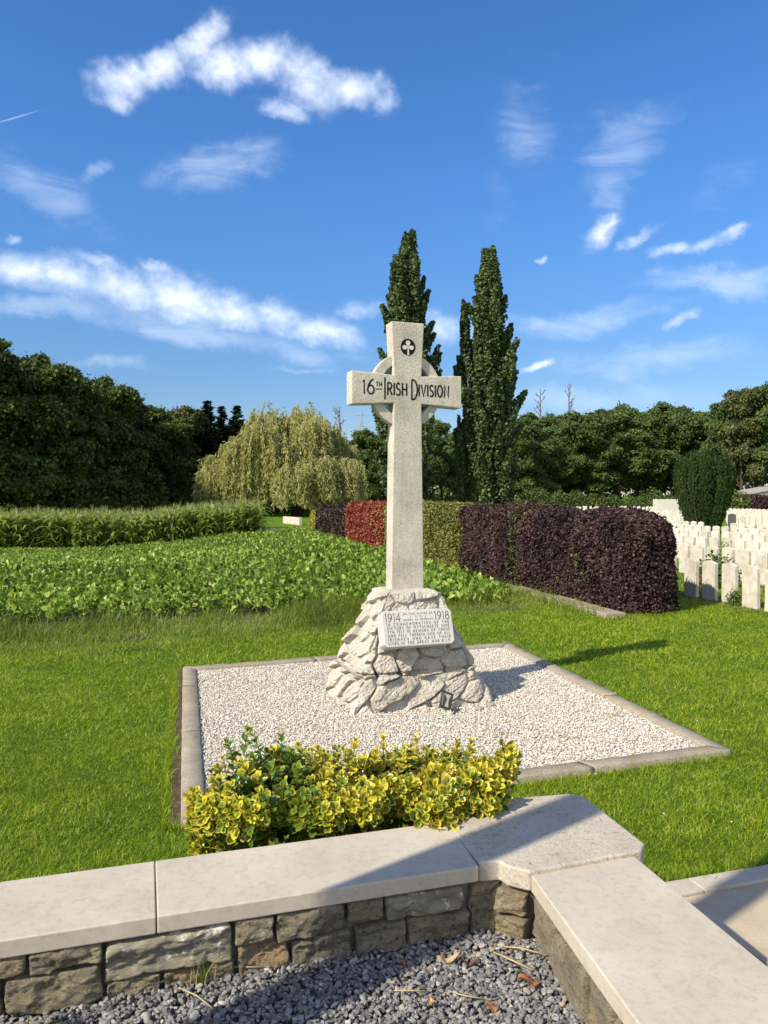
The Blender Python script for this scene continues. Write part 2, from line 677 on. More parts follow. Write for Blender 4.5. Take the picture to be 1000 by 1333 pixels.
c = k.mix(k.ramp(k.noise(120, 3, .7), [(.36, .5), (.46, 0.0)]), c, (.22, .2, .16))
c = k.mix(k.ramp(k.noise(9, 6, .75), [(.56, 0.0), (.68, .55)]), c, (.42, .33, .2))
k.color(c).bump(k.math('ADD', k.noise(60, 6, .75), k.noise(14, 4)), .8, .008)
M_OLDCOP = k.m
k = Mat('kerb_concrete', .9, .15)
c = k.ramp(k.noise(5, 7, .7), [(.3, (.24, .20, .145)), (.5, (.34, .295, .225)), (.7, (.42, .375, .3))])
c = k.mix(k.ramp(k.noise(110, 3, .7), [(.38, 1.0), (.5, 0.0)]), c, (.15, .135, .11))
c = k.mix(k.ramp(k.noise(2.2, 5, .7), [(.56, 0.0), (.7, .6)]), c, (.36, .26, .14))
k.color(c).bump(k.noise(90, 5, .8), .8, .006)
M_KERB = k.m
def rubble(name, lo, mid, hi, tan):
    k = Mat(name, .88, .25)
    c = k.ramp(k.noise(9, 7, .7, vscale=(1, 1, 3)), [(.28, lo), (.5, mid), (.72, hi)])
    c = k.mix(k.ramp(k.noise(5, 5, .7), [(.5, 0.0), (.66, .75)]), c, tan)
    c = k.mix(k.ramp(k.noise(50, 4, .7), [(.34, .7), (.44, 0.0)]), c, (.03, .03, .025))
    c = k.mix(k.ramp(k.noise(140, 5, .75), [(.35, .55), (.52, 0.0)]), c, k.mix(1.0, c, (.45, .45, .45), 'MULTIPLY'))
    c = k.mix(k.ramp(k.noise(95, 4, .7), [(.6, 0.0), (.7, .45)]), c, (.48, .45, .38))
    h = k.math('ADD', k.noise(30, 7, .75, vscale=(1, 1, 2.5)), k.math('MULTIPLY', k.noise(110, 4, .75), .6))
    k.color(c).bump(h, 1.0, .014)
    return k.m
M_RUB = [rubble('grey_green_rubble', (.14, .122, .085), (.26, .23, .16), (.37, .325, .225), (.37, .28, .16)),
         rubble('dark_grey_rubble', (.10, .09, .07), (.20, .18, .135), (.29, .262, .195), (.31, .25, .16)),
         rubble('ochre_rubble', (.17, .14, .09), (.28, .23, .15), (.36, .30, .205), (.36, .24, .13))]
k = Mat('rubble_with_lime_bloom', .88, .25)
c = k.ramp(k.noise(9, 7, .7, vscale=(1, 1, 3)), [(.28, (.13, .12, .09)), (.5, (.245, .225, .165)), (.72, (.35, .315, .23))])
c = k.mix(k.ramp(k.noise(11, 8, .75), [(.575, 0.0), (.64, .9)]), c, (.70, .69, .66))
k.color(c).bump(k.noise(30, 7, .75, vscale=(1, 1, 2.5)), .9, .012)
M_RUBW = k.m
k = Mat('mortar', .95, .1)
k.color(k.ramp(k.noise(14, 6, .7), [(.3, (.11, .10, .085)), (.7, (.26, .24, .2))])).bump(k.noise(60, 5, .8), .9, .008)
M_MORTAR = k.m
M_RUB.append(M_RUBW)
# gravels
def gravel(name, stops, rough=.8):
    k = Mat(name, rough, .25)
    c = k.ramp(k.attr('tint').outputs['Fac'], stops)
    c = k.mix(k.ramp(k.noise(160, 4, .7), [(.35, .4), (.6, 0.0)]), c, k.mix(1.0, c, (.55, .55, .55), 'MULTIPLY'))
    k.color(c)
    return k.m
M_WGRAV = gravel('white_gravel_stone', [(0, (.40, .35, .27)), (.25, (.56, .525, .455)), (.7, (.66, .625, .555)), (.93, (.73, .70, .63)), (1, (.42, .33, .22))])
M_GGRAV = gravel('slate_gravel_stone', [(0, (.10, .10, .102)), (.5, (.20, .197, .195)), (.85, (.32, .31, .30)), (.96, (.45, .43, .40)), (1, (.3, .25, .18))], .7)
k = Mat('white_gravel_bed', .95, .1)
k.color(k.ramp(k.noise(70, 5, .8), [(.3, (.26, .235, .19)), (.65, (.55, .51, .45))])).bump(k.noise(90, 4), 1, .02)
M_WBED = k.m
k = Mat('slate_gravel_bed', .95, .1)
k.color(k.ramp(k.noise(60, 5, .8), [(.3, (.03, .03, .034)), (.65, (.1, .1, .11))])).bump(k.noise(80, 4), 1, .02)
M_GBED = k.m
M_EARTH = Mat('bare_earth', .95, .1)
M_EARTH.color(M_EARTH.ramp(M_EARTH.noise(18, 6, .7), [(.3, (.06, .043, .027)), (.7, (.17, .125, .08))])).bump(M_EARTH.noise(50, 5), 1, .02)
M_EARTH = M_EARTH.m
M_PAVE = stone_mat('sand_paving', (.36, .29, .195), (.44, .36, .25), (.5, .42, .3), 60, (1.6, .55, .35, (.34, .24, .15)), .002, .5, .85, .9)
M_PKERB = stone_mat('path_edging_stone', (.38, .34, .27), (.46, .42, .34), (.52, .48, .4), 60, None, .002, .5, .85, .88)
M_HEAD = stone_mat('portland_headstone', (.44, .40, .33), (.56, .52, .45), (.63, .60, .53), 30, (3.8, .50, .62, (.36, .33, .235)), .003, .4, .8, .88)
M_HEADW = stone_mat('clean_headstone', (.50, .47, .41), (.59, .56, .50), (.65, .62, .57), 30, (3.4, .54, .4, (.44, .41, .32)), .003, .4, .8, .92)
M_DARKHEAD = plain('dark_slate_headstone', (.06, .065, .065), .6, .4)
M_BARK = Mat('bark', .9, .15)
M_BARK.color(M_BARK.ramp(M_BARK.noise(3, 6, .7, vscale=(4, 4, .6)), [(.3, (.04, .032, .024)), (.7, (.13, .105, .08))])).bump(M_BARK.noise(6, 5, .7, vscale=(4, 4, .5)), 1, .05)
M_BARK = M_BARK.m
M_DEADWOOD = plain('dead_wood', (.16, .14, .12), .9, .1)
M_STEEL = plain('galvanised_steel', (.3, .31, .33), .6, .5)

# ------------------------------------------------------------------ leaf templates
LEAF_V = np.array([[0, 0, 0], [-.38, .35, .09], [-.33, .7, .09], [0, 1, -.06], [.33, .7, .09], [.38, .35, .09]])
LEAF_F = [np.array([[0, 3, 2, 1], [0, 5, 4, 3]])]
CLUMP_V = np.array([[-.5, -.1, .02], [-.15, -.55, -.05], [.45, -.35, .06], [.55, .2, -.04], [.1, .55, .05], [-.42, .4, -.05]])
CLUMP_F = [np.array([[0, 1, 2, 3], [0, 3, 4, 5]])]

# ------------------------------------------------------------------ ground
FL, FR, NR, NL = np.array([-2.409, 9.162]), np.array([1.75, 10.705]), np.array([2.819, 6.158]), np.array([-1.28, 4.80])
GRAV_Z = .585                                     # the slate gravel terrace in the foreground
COP_Z = .82
WD = np.array([.9547, .2974])                     # direction of the left wall
WN = np.array([-.2974, .9547])
W0 = np.array([-1.104, 2.183])                    # a point on the front edge of its coping
C0 = np.array([.494, 2.59])                       # corner where the two walls meet
RD = np.array([.205, -.979])                      # direction of the right wall, towards the viewer
RN = np.array([.979, .205])

HEDGE_LINE = [(4.05, 13.7), (1.55, 22.1), (-4.67, 46.7)]
CORN_EDGE = [(-36, 34.5), (-19.5, 38.5), (-6.0, 40.2)]


def G(x, y):
    """ground height: level lawn and graves, the field dipping away at the left"""
    x, y = np.asarray(x, float), np.asarray(y, float)
    d = (x + .9) * -.496 + (y - 11.45) * .868
    e = np.interp(y, [13.7, 22.1, 46.7, 90], [4.05, 1.55, -4.67, -15.6]) - x
    return -.85 * smooth(d, 3, 34) * smooth(e, 1.5, 12)


gx = np.r_[-2500, -700, -250, np.arange(-110, 12, 1.5), 30, 80, 250, 700, 2500]
gy = np.r_[-300, -60, 0, np.arange(8, 112, 1.5), 180, 400, 1200, 4000]
gX, gY = np.meshgrid(gx, gy)
ni, nj = gX.shape
qi, qj = np.meshgrid(np.arange(ni - 1), np.arange(nj - 1), indexing='ij')
gF = np.stack([qi * nj + qj, qi * nj + qj + 1, (qi + 1) * nj + qj + 1, (qi + 1) * nj + qj], -1).reshape(-1, 4)
tag(build('lawn', np.stack([gX, gY, G(gX, gY)], -1).reshape(-1, 3), gF, M_TURF, None, True), kind='structure')
field = [(-16, 9.0), (-6.2, 9.9), (-2.6, 11.9), (0.5, 13.1), (2.6, 14.6), (3.2, 15.2), (1.25, 22.2), (-2.4, 36.5), (-4.6, 43.5), (-7, 52), (-70, 52), (-70, 9)]
cen = np.stack([gX.reshape(-1)[gF].mean(1), gY.reshape(-1)[gF].mean(1)], 1)
tag(build('field_soil', np.stack([gX, gY, G(gX, gY) + .006], -1).reshape(-1, 3), gF[in_poly(cen, field)], M_SOIL, None, True), kind='structure')
# foreground terrace of slate gravel
bed = MB()
tr = [tuple(W0 + WD * -3.2 + WN * .02), (-4.2, -2.6), (1.5, -2.6), tuple(C0 + RD * 2.6 + RN * .04), tuple(C0 + RN * .04), tuple(W0 + WD * 1.6 + WN * .02)]
bed.prism(tr, -.02, GRAV_Z - .012)
tag(bed.build('terrace', M_GBED), kind='structure')

# paved path on the far side of the right wall
pth = MB()
pd, pn = np.array([.957, .29]), np.array([-.29, .957])
p0 = np.array([1.38, 3.90])
def path_poly(a0, a1, b0, b1):
    return [tuple(p0 + pd * a0 + pn * b0), tuple(p0 + pd * a1 + pn * b0), tuple(p0 + pd * a1 + pn * b1), tuple(p0 + pd * a0 + pn * b1)]
xs_ = [-.62, .16, .82, 1.6, 2.4, 3.2, 4.0]
for r_, (b0, b1) in enumerate([(-.62, -.004), (-1.25, -.624), (-1.9, -1.254)]):
    for i_ in range(6):
        sh = .33 if r_ == 1 else 0
        pth.prism(path_poly(xs_[i_] + sh + .002 - (1.2 if i_ == 0 and r_ else 0), xs_[i_ + 1] + sh - .002, b0, b1), -.03, .010 + .002 * ((i_ + r_) % 2))
tag(pth.build('path', M_PAVE), kind='structure')
pe = thing('path_edging', 'pale stone edging strip between the lawn and the sandy paving at the right', 'kerb', (*(p0 + pd * .3), 0))
for i_ in range(5):
    e_ = MB().prism(path_poly(-.6 + i_ * .92, -.6 + (i_ + 1) * .92 - .004, .0, .135), -.05, .030)
    bevel(e_.build('edging_stone', M_PKERB, pe, world=True), .006)

# ------------------------------------------------------------------ plot kerb and white gravel
kb = thing('plot_kerb', 'square frame of weathered concrete kerb stones round the white gravel of the cross', 'kerb', (*((FL + FR + NR + NL) / 4), 0))
quad = [FL, FR, NR, NL]
KW = .155
def inset(q, d):
    out = []
    for i in range(4):
        a, b, c = q[i - 1], q[i], q[(i + 1) % 4]
        u = (a - b) / np.linalg.norm(a - b)
        v = (c - b) / np.linalg.norm(c - b)
        sn = abs(u[0] * v[1] - u[1] * v[0])
        out.append(b + (u + v) * d / sn)
    return out
inner = inset(quad, KW)
for i in range(4):
    a, b, ai, bi = quad[i], quad[(i + 1) % 4], inner[i], inner[(i + 1) % 4]
    cuts = {0: [0, .36, .7, 1], 1: [0, .08, .3, .62, 1], 2: [0, .3, .66, 1], 3: [0, .42, .8, 1]}[i]
    for t0, t1 in zip(cuts[:-1], cuts[1:]):
        g = .0009
        P4 = [a + (b - a) * (t0 + g), a + (b - a) * (t1 - g), bi + (ai - bi) * (1 - t1 + g), bi + (ai - bi) * (1 - t0 - g)]
        # subdivide each stone a little and roughen its edges
        nx = 26
        top = rng.uniform(.045, .056)
        V, F = [], []
        sec = [(0, -.1), (0, top - .012), (.06, top), (.5, top + .001), (.94, top), (1, top - .012), (1, -.1)]
        for ix in range(nx + 1):
            f = ix / nx
            p, q = P4[0] + (P4[1] - P4[0]) * f, P4[3] + (P4[2] - P4[3]) * f
            for (w, z) in sec:
                r = p + (q - p) * w
                V.append((r[0], r[1], z))
        ns = len(sec)
        for ix in range(nx):
            for j in range(ns - 1):
                F.append([ix * ns + j, (ix + 1) * ns + j, (ix + 1) * ns + j + 1, ix * ns + j + 1])
        V = np.array(V)
        nz = vnoise(V, 9, 3)
        V[:, 2] += np.where(V[:, 2] > 0, nz * .011, 0)
        V[:, 0] += vnoise(V, 14, 5) * .009
        V[:, 1] += vnoise(V, 14, 6) * .009
        build('kerb_stone', V, [np.array(F), np.array([np.arange(ns), (nx * ns + np.arange(ns))[::-1]])], M_KERB, kb, True, world=True)

es = MB()
ld = (NL - FL) / np.linalg.norm(NL - FL)
ln = np.array([ld[1], -ld[0]])
if ln[0] > 0:
    ln = -ln
es.prism([tuple(FL + ln * .0), tuple(FL + ln * .06), tuple(NL + ln * .08 - ld * .1), tuple(NL - ld * .02)], -.05, .006)
tag(es.build('soil_strip', M_EARTH), kind='structure')

inn2 = inset(quad, KW - .02)
tag(build('white_gravel_base', [(*p, .012) for p in inn2], np.array([[3, 2, 1, 0]]), M_WBED), kind='structure')

ICO = None
def ico(sub):
    import bmesh
    bm = bmesh.new()
    bmesh.ops.create_icosphere(bm, subdivisions=sub, radius=1)
    V = np.array([v.co[:] for v in bm.verts])
    F = np.array([[v.index for v in f.verts] for f in bm.faces])
    bm.free()
    return V, F
I1, I1F = ico(1)
I2, I2F = ico(2)

def stones(P, size, flat, tv_list, tf, tints):
    """scatter of angular stones, several template shapes"""
    Vs, Fs, A, off = [], [], [], 0
    pick = rng.integers(0, len(tv_list), len(P))
    for k_, tv in enumerate(tv_list):
        m = pick == k_
        n = m.sum()
        X, Y, Z = frames(rvec(n), rvec(n))
        # keep stones lying roughly flat
        Zt = rvec(n) * .55 + np.array([0, 0, 1.0])
        Yt = rvec(n)
        X, Y, Z = frames(np.cross(Yt, Zt), Zt)
        sz = np.stack([size[m], size[m] * rng.uniform(.6, .9, n), size[m] * flat * rng.uniform(.7, 1.3, n)], 1)
        V, F = scatter(tv, [tf], P[m], X, Y, Z, sz)
        Vs.append(V)
        Fs.append(F[0] + off)
        off += len(V)
        A.append(np.repeat(tints[m], len(tv)))
    return np.vstack(Vs), np.vstack(Fs), np.concatenate(A)

def chipped(V, F, seed, planes=7, lo_=.5, hi_=.78):
    r = np.random.default_rng(seed)
    V = V.copy() * r.uniform(.85, 1.15, 3)
    for _ in range(planes):
        d = r.normal(size=3)
        d /= np.linalg.norm(d)
        t = r.uniform(lo_, hi_)
        s = V @ d
        V -= np.maximum(s - t, 0)[:, None] * d
    return V

T_CHIP1 = [chipped(I1, I1F, s, 4) for s in range(6)]
T_CHIP2 = [chipped(I2, I2F, s + 20, 13, .38, .72) for s in range(8)]

n = 74000
P = rng.uniform([-2.5, 4.6], [2.9, 10.8], (n * 3, 2))
P = P[in_poly(P, inset(quad, KW + .005))]
dens_ = fbm(np.c_[P, np.zeros(len(P))], 1.1, 3, 3)
P = P[(rng.random(len(P)) < np.clip(1.15 - .9 * smooth(dens_, .25, .6), .3, 1))][:n]
P3 = np.c_[P, .014 + rng.uniform(-.004, .012, len(P))]
V, F, A = stones(P3, rng.uniform(.0055, .0125, len(P)), .75, T_CHIP1, I1F, rng.random(len(P)))
tag(build('white_gravel', V, F, M_WGRAV, attrs={'tint': A}), kind='stuff', label='white marble chippings filling the kerbed plot round the cross')

# slate gravel, thick layer in front of the camera
n = 15500
P = np.c_[rng.uniform(-1.75, .85, n * 2), rng.uniform(1.75, 2.75, n * 2)]
terr_in = [tuple(W0 + WD * -3.0 + WN * .05), (-4.0, 1.4), (.62, 1.4), tuple(C0 + RN * .03 + RD * 1.2), tuple(C0 + RN * .03), tuple(W0 + WD * 1.45 + WN * .05)]
P = P[in_poly(P, terr_in)]
P3 = np.c_[P, GRAV_Z - .008 + rng.uniform(-.008, .014, len(P))]
V, F, A = stones(P3, rng.uniform(.007, .0155, len(P)) * np.where(rng.random(len(P)) < .08, 1.35, 1), .55, T_CHIP2, I2F, np.clip(rng.normal(.5, .26, len(P)), 0, 1))
n2 = 9000
Q = np.c_[rng.uniform(-3.4, .95, n2 * 2), rng.uniform(.6, 2.4, n2 * 2)]
Q = Q[in_poly(Q, terr_in) & ~((Q[:, 0] > -1.75) & (Q[:, 1] > 1.75))]
V2, F2, A2 = stones(np.c_[Q, np.full(len(Q), GRAV_Z - .004)], rng.uniform(.011, .02, len(Q)), .6, T_CHIP1, I1F, np.clip(rng.normal(.5, .26, len(Q)), 0, 1))
tag(build('slate_gravel', np.vstack([V, V2]), [F, F2 + len(V)], M_GGRAV, attrs={'tint': np.concatenate([A, A2])}), kind='stuff',
    label='loose grey slate chippings in front of the low stone walls')

# ------------------------------------------------------------------ low walls with coping
def rock_block(c, ax, ay, w, d, h, seed, rough=.16):
    """rounded, split-faced stone; c centre, ax length direction on plan, ay outward direction"""
    nx, ny, nz = 40, 5, 20
    pts = {}
    V, F = [], []
    def idx(i, j, k_):
        key = (i, j, k_)
        if key not in pts:
            pts[key] = len(V)
            V.append((2 * i / nx - 1, 2 * j / ny - 1, 2 * k_ / nz - 1))
        return pts[key]
    for i in range(nx):
        for j in range(ny):
            for k_ in (0, nz):
                q = [idx(i, j, k_), idx(i + 1, j, k_), idx(i + 1, j + 1, k_), idx(i, j + 1, k_)]
                F.append(q if k_ else q[::-1])
    for i in range(nx):
        for k_ in range(nz):
            for j in (0, ny):
                q = [idx(i, j, k_), idx(i + 1, j, k_), idx(i + 1, j, k_ + 1), idx(i, j, k_ + 1)]
                F.append(q[::-1] if j else q)
    for j in range(ny):
        for k_ in range(nz):
            for i in (0, nx):
                q = [idx(i, j, k_), idx(i, j + 1, k_), idx(i, j + 1, k_ + 1), idx(i, j, k_ + 1)]
                F.append(q if i else q[::-1])
    V = np.array(V)
    size = np.array([w, d, h]) / 2
    pw = V * size
    r = .10 * min(w, h)                      # ease the corners
    core = np.maximum(np.abs(pw) - 0, 0)
    inn = np.clip(pw, -(size - np.minimum(size * .6, r)), size - np.minimum(size * .6, r))
    dlt = pw - inn
    nrm = np.linalg.norm(dlt, axis=1)
    lim = np.minimum(size * .6, r)
    sc = np.ones(len(V))
    for_ = np.abs(dlt) / lim
    m_ = for_.max(1)
    nn = np.linalg.norm(for_, axis=1)
    sc = np.where(nn > 1e-6, m_ / np.maximum(nn, 1e-6), 1)
    pw = inn + dlt * sc[:, None]
    off = np.array([seed * 3.7, seed * 1.3, seed * .7])
    q_ = pw + off
    n_ = fbm(q_ * np.array([1, 1, 1.8]) + .02 * fbm(q_, 20, 2, seed)[:, None], 13, 4, seed)
    ridge = 1 - 2 * np.abs(fbm(q_ * np.array([1, 1, 2.2]), 19, 4, seed + 5))
    rd = fbm(q_, 60, 3, seed + 9)
    st_ = np.floor(n_ * 7) / 7
    pw[:, 1] += (n_ * .35 + st_ * .6 - ridge * .28 + rd * .22) * rough * .19
    pw[:, 2] += (vnoise(q_, 11, seed + 3) + .5 * vnoise(q_, 40, seed + 13)) * h * .16
    pw[:, 0] += (vnoise(q_, 14, seed + 4) + .5 * vnoise(q_, 40, seed + 14)) * h * .14
    ax3, ay3 = np.array([*ax, 0]), np.array([*ay, 0])
    return np.array(c) + pw[:, :1] * ax3 + pw[:, 1:2] * ay3 + pw[:, 2:] * np.array([0, 0, 1]), np.array(F)


lw = thing('stone_wall', 'low rubble stone wall with smooth pale coping running to the left in front of the shrub', 'wall', (*(W0 + WD * .3 + WN * .18), 0))
FACE = .028                                       # wall face set back under the coping
def wp(s, n=0.0):
    return W0 + WD * s + WN * n

cop_t = .055
joint = .432
for (s0, s1) in ((-3.2, -1.35), (-1.347, joint - .0015), (joint + .0015, 1.489)):
    m = MB().prism([wp(s0), wp(s1 + (.010 if s1 > 1 else 0)), wp(s1 + (.046 if s1 > 1 else 0), .375), wp(s0, .375)], COP_Z - cop_t, COP_Z)
    bevel(m.build('coping_slab', M_COPING, lw, world=True), .005, 3)
core = MB().prism([wp(-3.2, FACE + .022), wp(1.52, FACE + .022), wp(1.52, .34), wp(-3.2, .34)], 0.0, COP_Z - cop_t - .002)
core.build('mortar_bed', M_MORTAR, lw, world=True)
# old lichen-covered corner block over the pier
blk = [(.330, 2.655), (.405, 2.664), (.425, 2.628), (.494, 2.59), (.93, 2.745), (.958, 2.80), (.85, 3.245), (.80, 3.275), (.44, 3.205), (.25, 3.08), (.25, 2.955)]
nB = 4
bm_ = MB().prism(blk, COP_Z - .070, COP_Z + .002)
ob = bevel(bm_.build('corner_coping_block', M_OLDCOP, lw, world=True), .008, 3, 25)
tag(ob, 'lichen-spotted older coping block at the corner of the wall')
pier = MB().prism([(.42, 2.665), (.50, 2.625), (.90, 2.76), (.80, 3.22), (.46, 3.17), (.30, 3.0)], 0, COP_Z - .08)
pier.build('pier_core', M_MORTAR, lw, world=True)

# courses: (s0, s1, z0, z1, material, proud)
zt = COP_Z - cop_t - .004
zt = COP_Z - cop_t - .003
crs = [(-.30, .065, .705, zt, 2, .010), (.075, .275, .700, zt, 0, .008), (.285, .66, .640, zt - .012, 3, .016), (.668, .785, .680, zt - .002, 0, .012),
       (.80, 1.02, .672, zt, 1, .014), (1.035, 1.16, .690, zt, 1, .008), (1.17, 1.445, .676, zt - .01, 3, .012),
       (-.40, .002, .56, .695, 1, .006), (.012, .27, .585, .692, 0, .016), (.285, .44, .57, .634, 0, .006), (.45, .665, .55, .632, 2, .004), (.675, .84, .57, .672, 2, .004),
       (.85, 1.05, .57, .664, 1, .010), (1.06, 1.235, .565, .668, 1, .014), (1.245, 1.47, .575, .668, 0, .012), (1.475, 1.60, .55, zt - .01, 0, -.004),
       (-.75, -.41, .66, zt, 0, .01), (-1.1, -.31, .56, .655, 1, .01), (-1.4, -.76, .66, zt, 1, .01), (-1.9, -1.41, .58, zt, 0, .01), (-2.5, -1.91, .58, zt, 1, .01), (-3.15, -2.51, .58, zt, 0, .01)]
for i, (s0, s1, z0, z1, mi, pr) in enumerate(crs):
    c2 = wp((s0 + s1) / 2, FACE + .05 - pr)
    V, F = rock_block((*c2, (z0 + z1) / 2), WD, WN, s1 - s0, .11, z1 - z0, i + 1, .12)
    build('wall_stone', V, F, M_RUB[mi], lw, True, world=True)
# pier stones facing the terrace
for (a, b, z0, z1, mi) in ((.415, .50, .655, .735, 2), (.42, .505, .565, .648, 2)):
    c2 = np.array([.462, 2.655])
    V, F = rock_block((*c2, (z0 + z1) / 2), np.array([.83, -.56]), np.array([.56, .83]), .105, .1, z1 - z0, 40 + int(z0 * 100))
    build('wall_stone', V, F, M_RUB[mi], lw, True, world=True)

rw = thing('stone_wall', 'low stone wall with wide pale coping running towards the viewer at the right', 'wall', (*(C0 + RD * .8 + RN * .2), 0))
RC = np.array([.500, 2.612])
RZ = COP_Z - .016
def rp(s, n=0.0):
    return RC + RD * s + RN * n
rw_w = .41
for (s0, s1) in ((.0, 1.30), (1.304, 2.6)):
    aS, bS = RC + np.array([.164, -.9865]) * s0, RC + np.array([.164, -.9865]) * s1
    aE, bE = np.array([.897, 2.752]) + np.array([.235, -.972]) * s0, np.array([.897, 2.752]) + np.array([.235, -.972]) * s1
    m = MB().prism([aS, bS, bE, aE], RZ - .058, RZ)
    bevel(m.build('coping_slab', M_COPING, rw, world=True), .005, 3)
c_ = MB().prism([rp(.0, .05), rp(2.6, .05 - .1), rp(2.6, .36), rp(.0, .36)], 0, RZ - .061)
c_.build('mortar_bed', M_MORTAR, rw, world=True)
RD2 = np.array([.164, -.9865])
RN2 = np.array([.9865, .164])
for i, (s0, s1, z0, z1, mi, pr) in enumerate([(.02, .20, .60, .735, 0, .008), (.205, .44, .56, .72, 0, .014), (.03, .42, .50, .60, 0, .0), (.45, .60, .58, .735, 0, .0), (.46, .66, .5, .63, 2, .012),
                                               (.62, .95, .60, .735, 0, .01), (.67, 1.0, .5, .60, 0, .01), (.97, 1.4, .55, .735, 1, .01), (1.42, 1.9, .55, .735, 0, .01), (1.92, 2.5, .55, .735, 1, .01)]):
    c2 = RC + RD2 * (s0 + s1) / 2 + RN2 * (.018 + .05 - pr)
    V, F = rock_block((*c2, (z0 + z1) / 2), RD2, RN2, s1 - s0, .11, z1 - z0, 60 + i, .035 if i < 4 else .14)
    build('wall_stone', V, F, M_RUB[mi], rw, True, world=True)

# ------------------------------------------------------------------ dead leaves, straw and a weed on the slate gravel
M_DRY = [plain('dry_leaf_orange', (.30, .11, .045), .7), plain('dry_leaf_tan', (.40, .28, .15), .8), plain('dry_leaf_brown', (.16, .06, .035), .6)]
M_STRAW = plain('straw', (.40, .32, .19), .8)
def dry_leaf(x, y, ang, ln_, wd_, mi, label):
    rows, V = 6, []
    for i in range(rows + 1):
        t = i / rows
        hw = wd_ / 2 * math.sin(math.pi * min(1, t * .92 + .05)) ** .8
        for j in (-1, -.5, 0, .5, 1):
            V.append((j * hw, (t - .5) * ln_, .5 * wd_ * abs(j) ** 1.5 * .6 + .012 * math.sin(t * 5 + x * 9) + .15 * ln_ * (t - .5) ** 2))
    F = [[i * 5 + j, i * 5 + j + 1, (i + 1) * 5 + j + 1, (i + 1) * 5 + j] for i in range(rows) for j in range(4)]
    o = build('dry_leaf', V, np.array(F), M_DRY[mi], None, True, loc=(x, y, GRAV_Z + .016))
    o.rotation_euler = (rng.uniform(-.25, .25), rng.uniform(-.25, .25), ang)
    m = o.modifiers.new('thickness', 'SOLIDIFY')
    m.thickness = .0008
    tag(o, label, 'leaf')
dry_leaf(.445, 2.335, 1.3, .062, .03, 0, 'orange dead leaf on the slate gravel beside the right wall')
dry_leaf(.21, 2.455, 1.75, .07, .022, 1, 'pale tan curled dead leaf lying on the gravel before the wall corner')
dry_leaf(.27, 2.44, 1.5, .05, .02, 2, 'dark brown dead leaf touching the end of the pale tan leaf')
dry_leaf(.145, 2.24, .3, .06, .022, 1, 'pale dead leaf near the bottom edge of the gravel')
dry_leaf(.22, 2.62, 1.2, .05, .03, 2, 'dark red dead leaf at the foot of the wall by the corner')
dry_leaf(.06, 2.43, .4, .028, .02, 0, 'small rusty leaf scrap on the shaded gravel')
dry_leaf(.32, 2.22, 1.1, .04, .02, 0, 'small reddish leaf scrap nearest the bottom edge')
def straw(pts, label, r=.0022):
    o = MB().tube([(x, y, GRAV_Z + z) for x, y, z in pts], r, 6).build('straw_stalk', M_STRAW, None, True)
    tag(o, label, 'straw')
straw([(.03, 2.30, .014), (.07, 2.295, .018), (.13, 2.30, .012)], 'straight straw stalk lying alone on the sunlit gravel')
straw([(.36, 2.50, .012), (.41, 2.44, .022), (.47, 2.40, .014)], 'straw stalk slanting towards the right wall above the orange leaf', .003)
straw([(.40, 2.53, .012), (.45, 2.50, .026), (.53, 2.47, .02)], 'straw stalk tucked against the foot of the right wall', .0028)
straw([(-.62, 2.31, .014), (-.56, 2.27, .018), (-.50, 2.22, .012)], 'straw stalk on the gravel below the weed tuft')
straw([(-1.02, 2.17, .014), (-.98, 2.08, .02), (-.95, 2.02, .014)], 'bent straw stalk at the lower left of the gravel', .0032)
straw([(-.70, 2.33, .012), (-.66, 2.36, .022), (-.58, 2.37, .014)], 'tan straw stalk beside the wall under the white stain', .003)
straw([(-.50, 2.42, .012), (-.45, 2.41, .018), (-.38, 2.42, .012)], 'pale straw stalk to the right of the weed tuft')
straw([(.20, 2.30, .012), (.24, 2.27, .018), (.30, 2.265, .012)], 'faint straw stalk between the pale leaf and the orange leaf')

def blades(P, h, w, lean, tint, segs=2, ang=None):
    """curved grass blades: quads plus a tip triangle"""
    n = len(P)
    a = rng.uniform(0, 2 * math.pi, n) if ang is None else ang
    D = np.stack([np.cos(a), np.sin(a), np.zeros(n)], 1)
    b = a + rng.uniform(-1.3, 1.3, n) + math.pi / 2
    X = np.stack([np.cos(b), np.sin(b), np.zeros(n)], 1)
    Vs = []
    for i in range(segs + 1):
        t = i / (segs + (1 if segs == 1 else .6))
        c = P + D * (lean * h * t ** 1.8)[:, None] + np.array([0, 0, 1.0]) * (h * t * (1 - .25 * lean * t))[:, None]
        hw = (w / 2 * (1 - .55 * t))[:, None]
        Vs += [c - X * hw, c + X * hw]
    Vs.append(P + D * (lean * h)[:, None] + np.array([0, 0, 1.0]) * (h * (1 - .3 * lean))[:, None])
    V = np.stack(Vs, 1).reshape(-1, 3)
    k_ = 2 * (segs + 1) + 1
    base = (np.arange(n) * k_)[:, None]
    Fq = np.concatenate([base + np.array([[2 * i, 2 * i + 1, 2 * i + 3, 2 * i + 2]]) for i in range(segs)])
    Ft = base + np.array([[2 * segs, 2 * segs + 1, 2 * segs + 2]])
    return V, [Fq, Ft], np.repeat(tint, k_)

n = 46
P = np.c_[rng.normal(-.575, .022, n), rng.normal(2.365, .014, n), np.full(n, GRAV_Z)]
V, F, A = blades(P, rng.uniform(.05, .15, n), rng.uniform(.002, .004, n), rng.uniform(.1, .6, n), np.where(rng.random(n) < .5, 1.0, rng.uniform(.3, .8, n)), 3)
tag(build('weed_tuft', V - np.array([-.575, 2.365, GRAV_Z]), F, M_LONG, attrs={'tint': A}, loc=(-.575, 2.365, GRAV_Z)), 'tuft of green and dry brown grass growing at the foot of the left wall', 'weed')
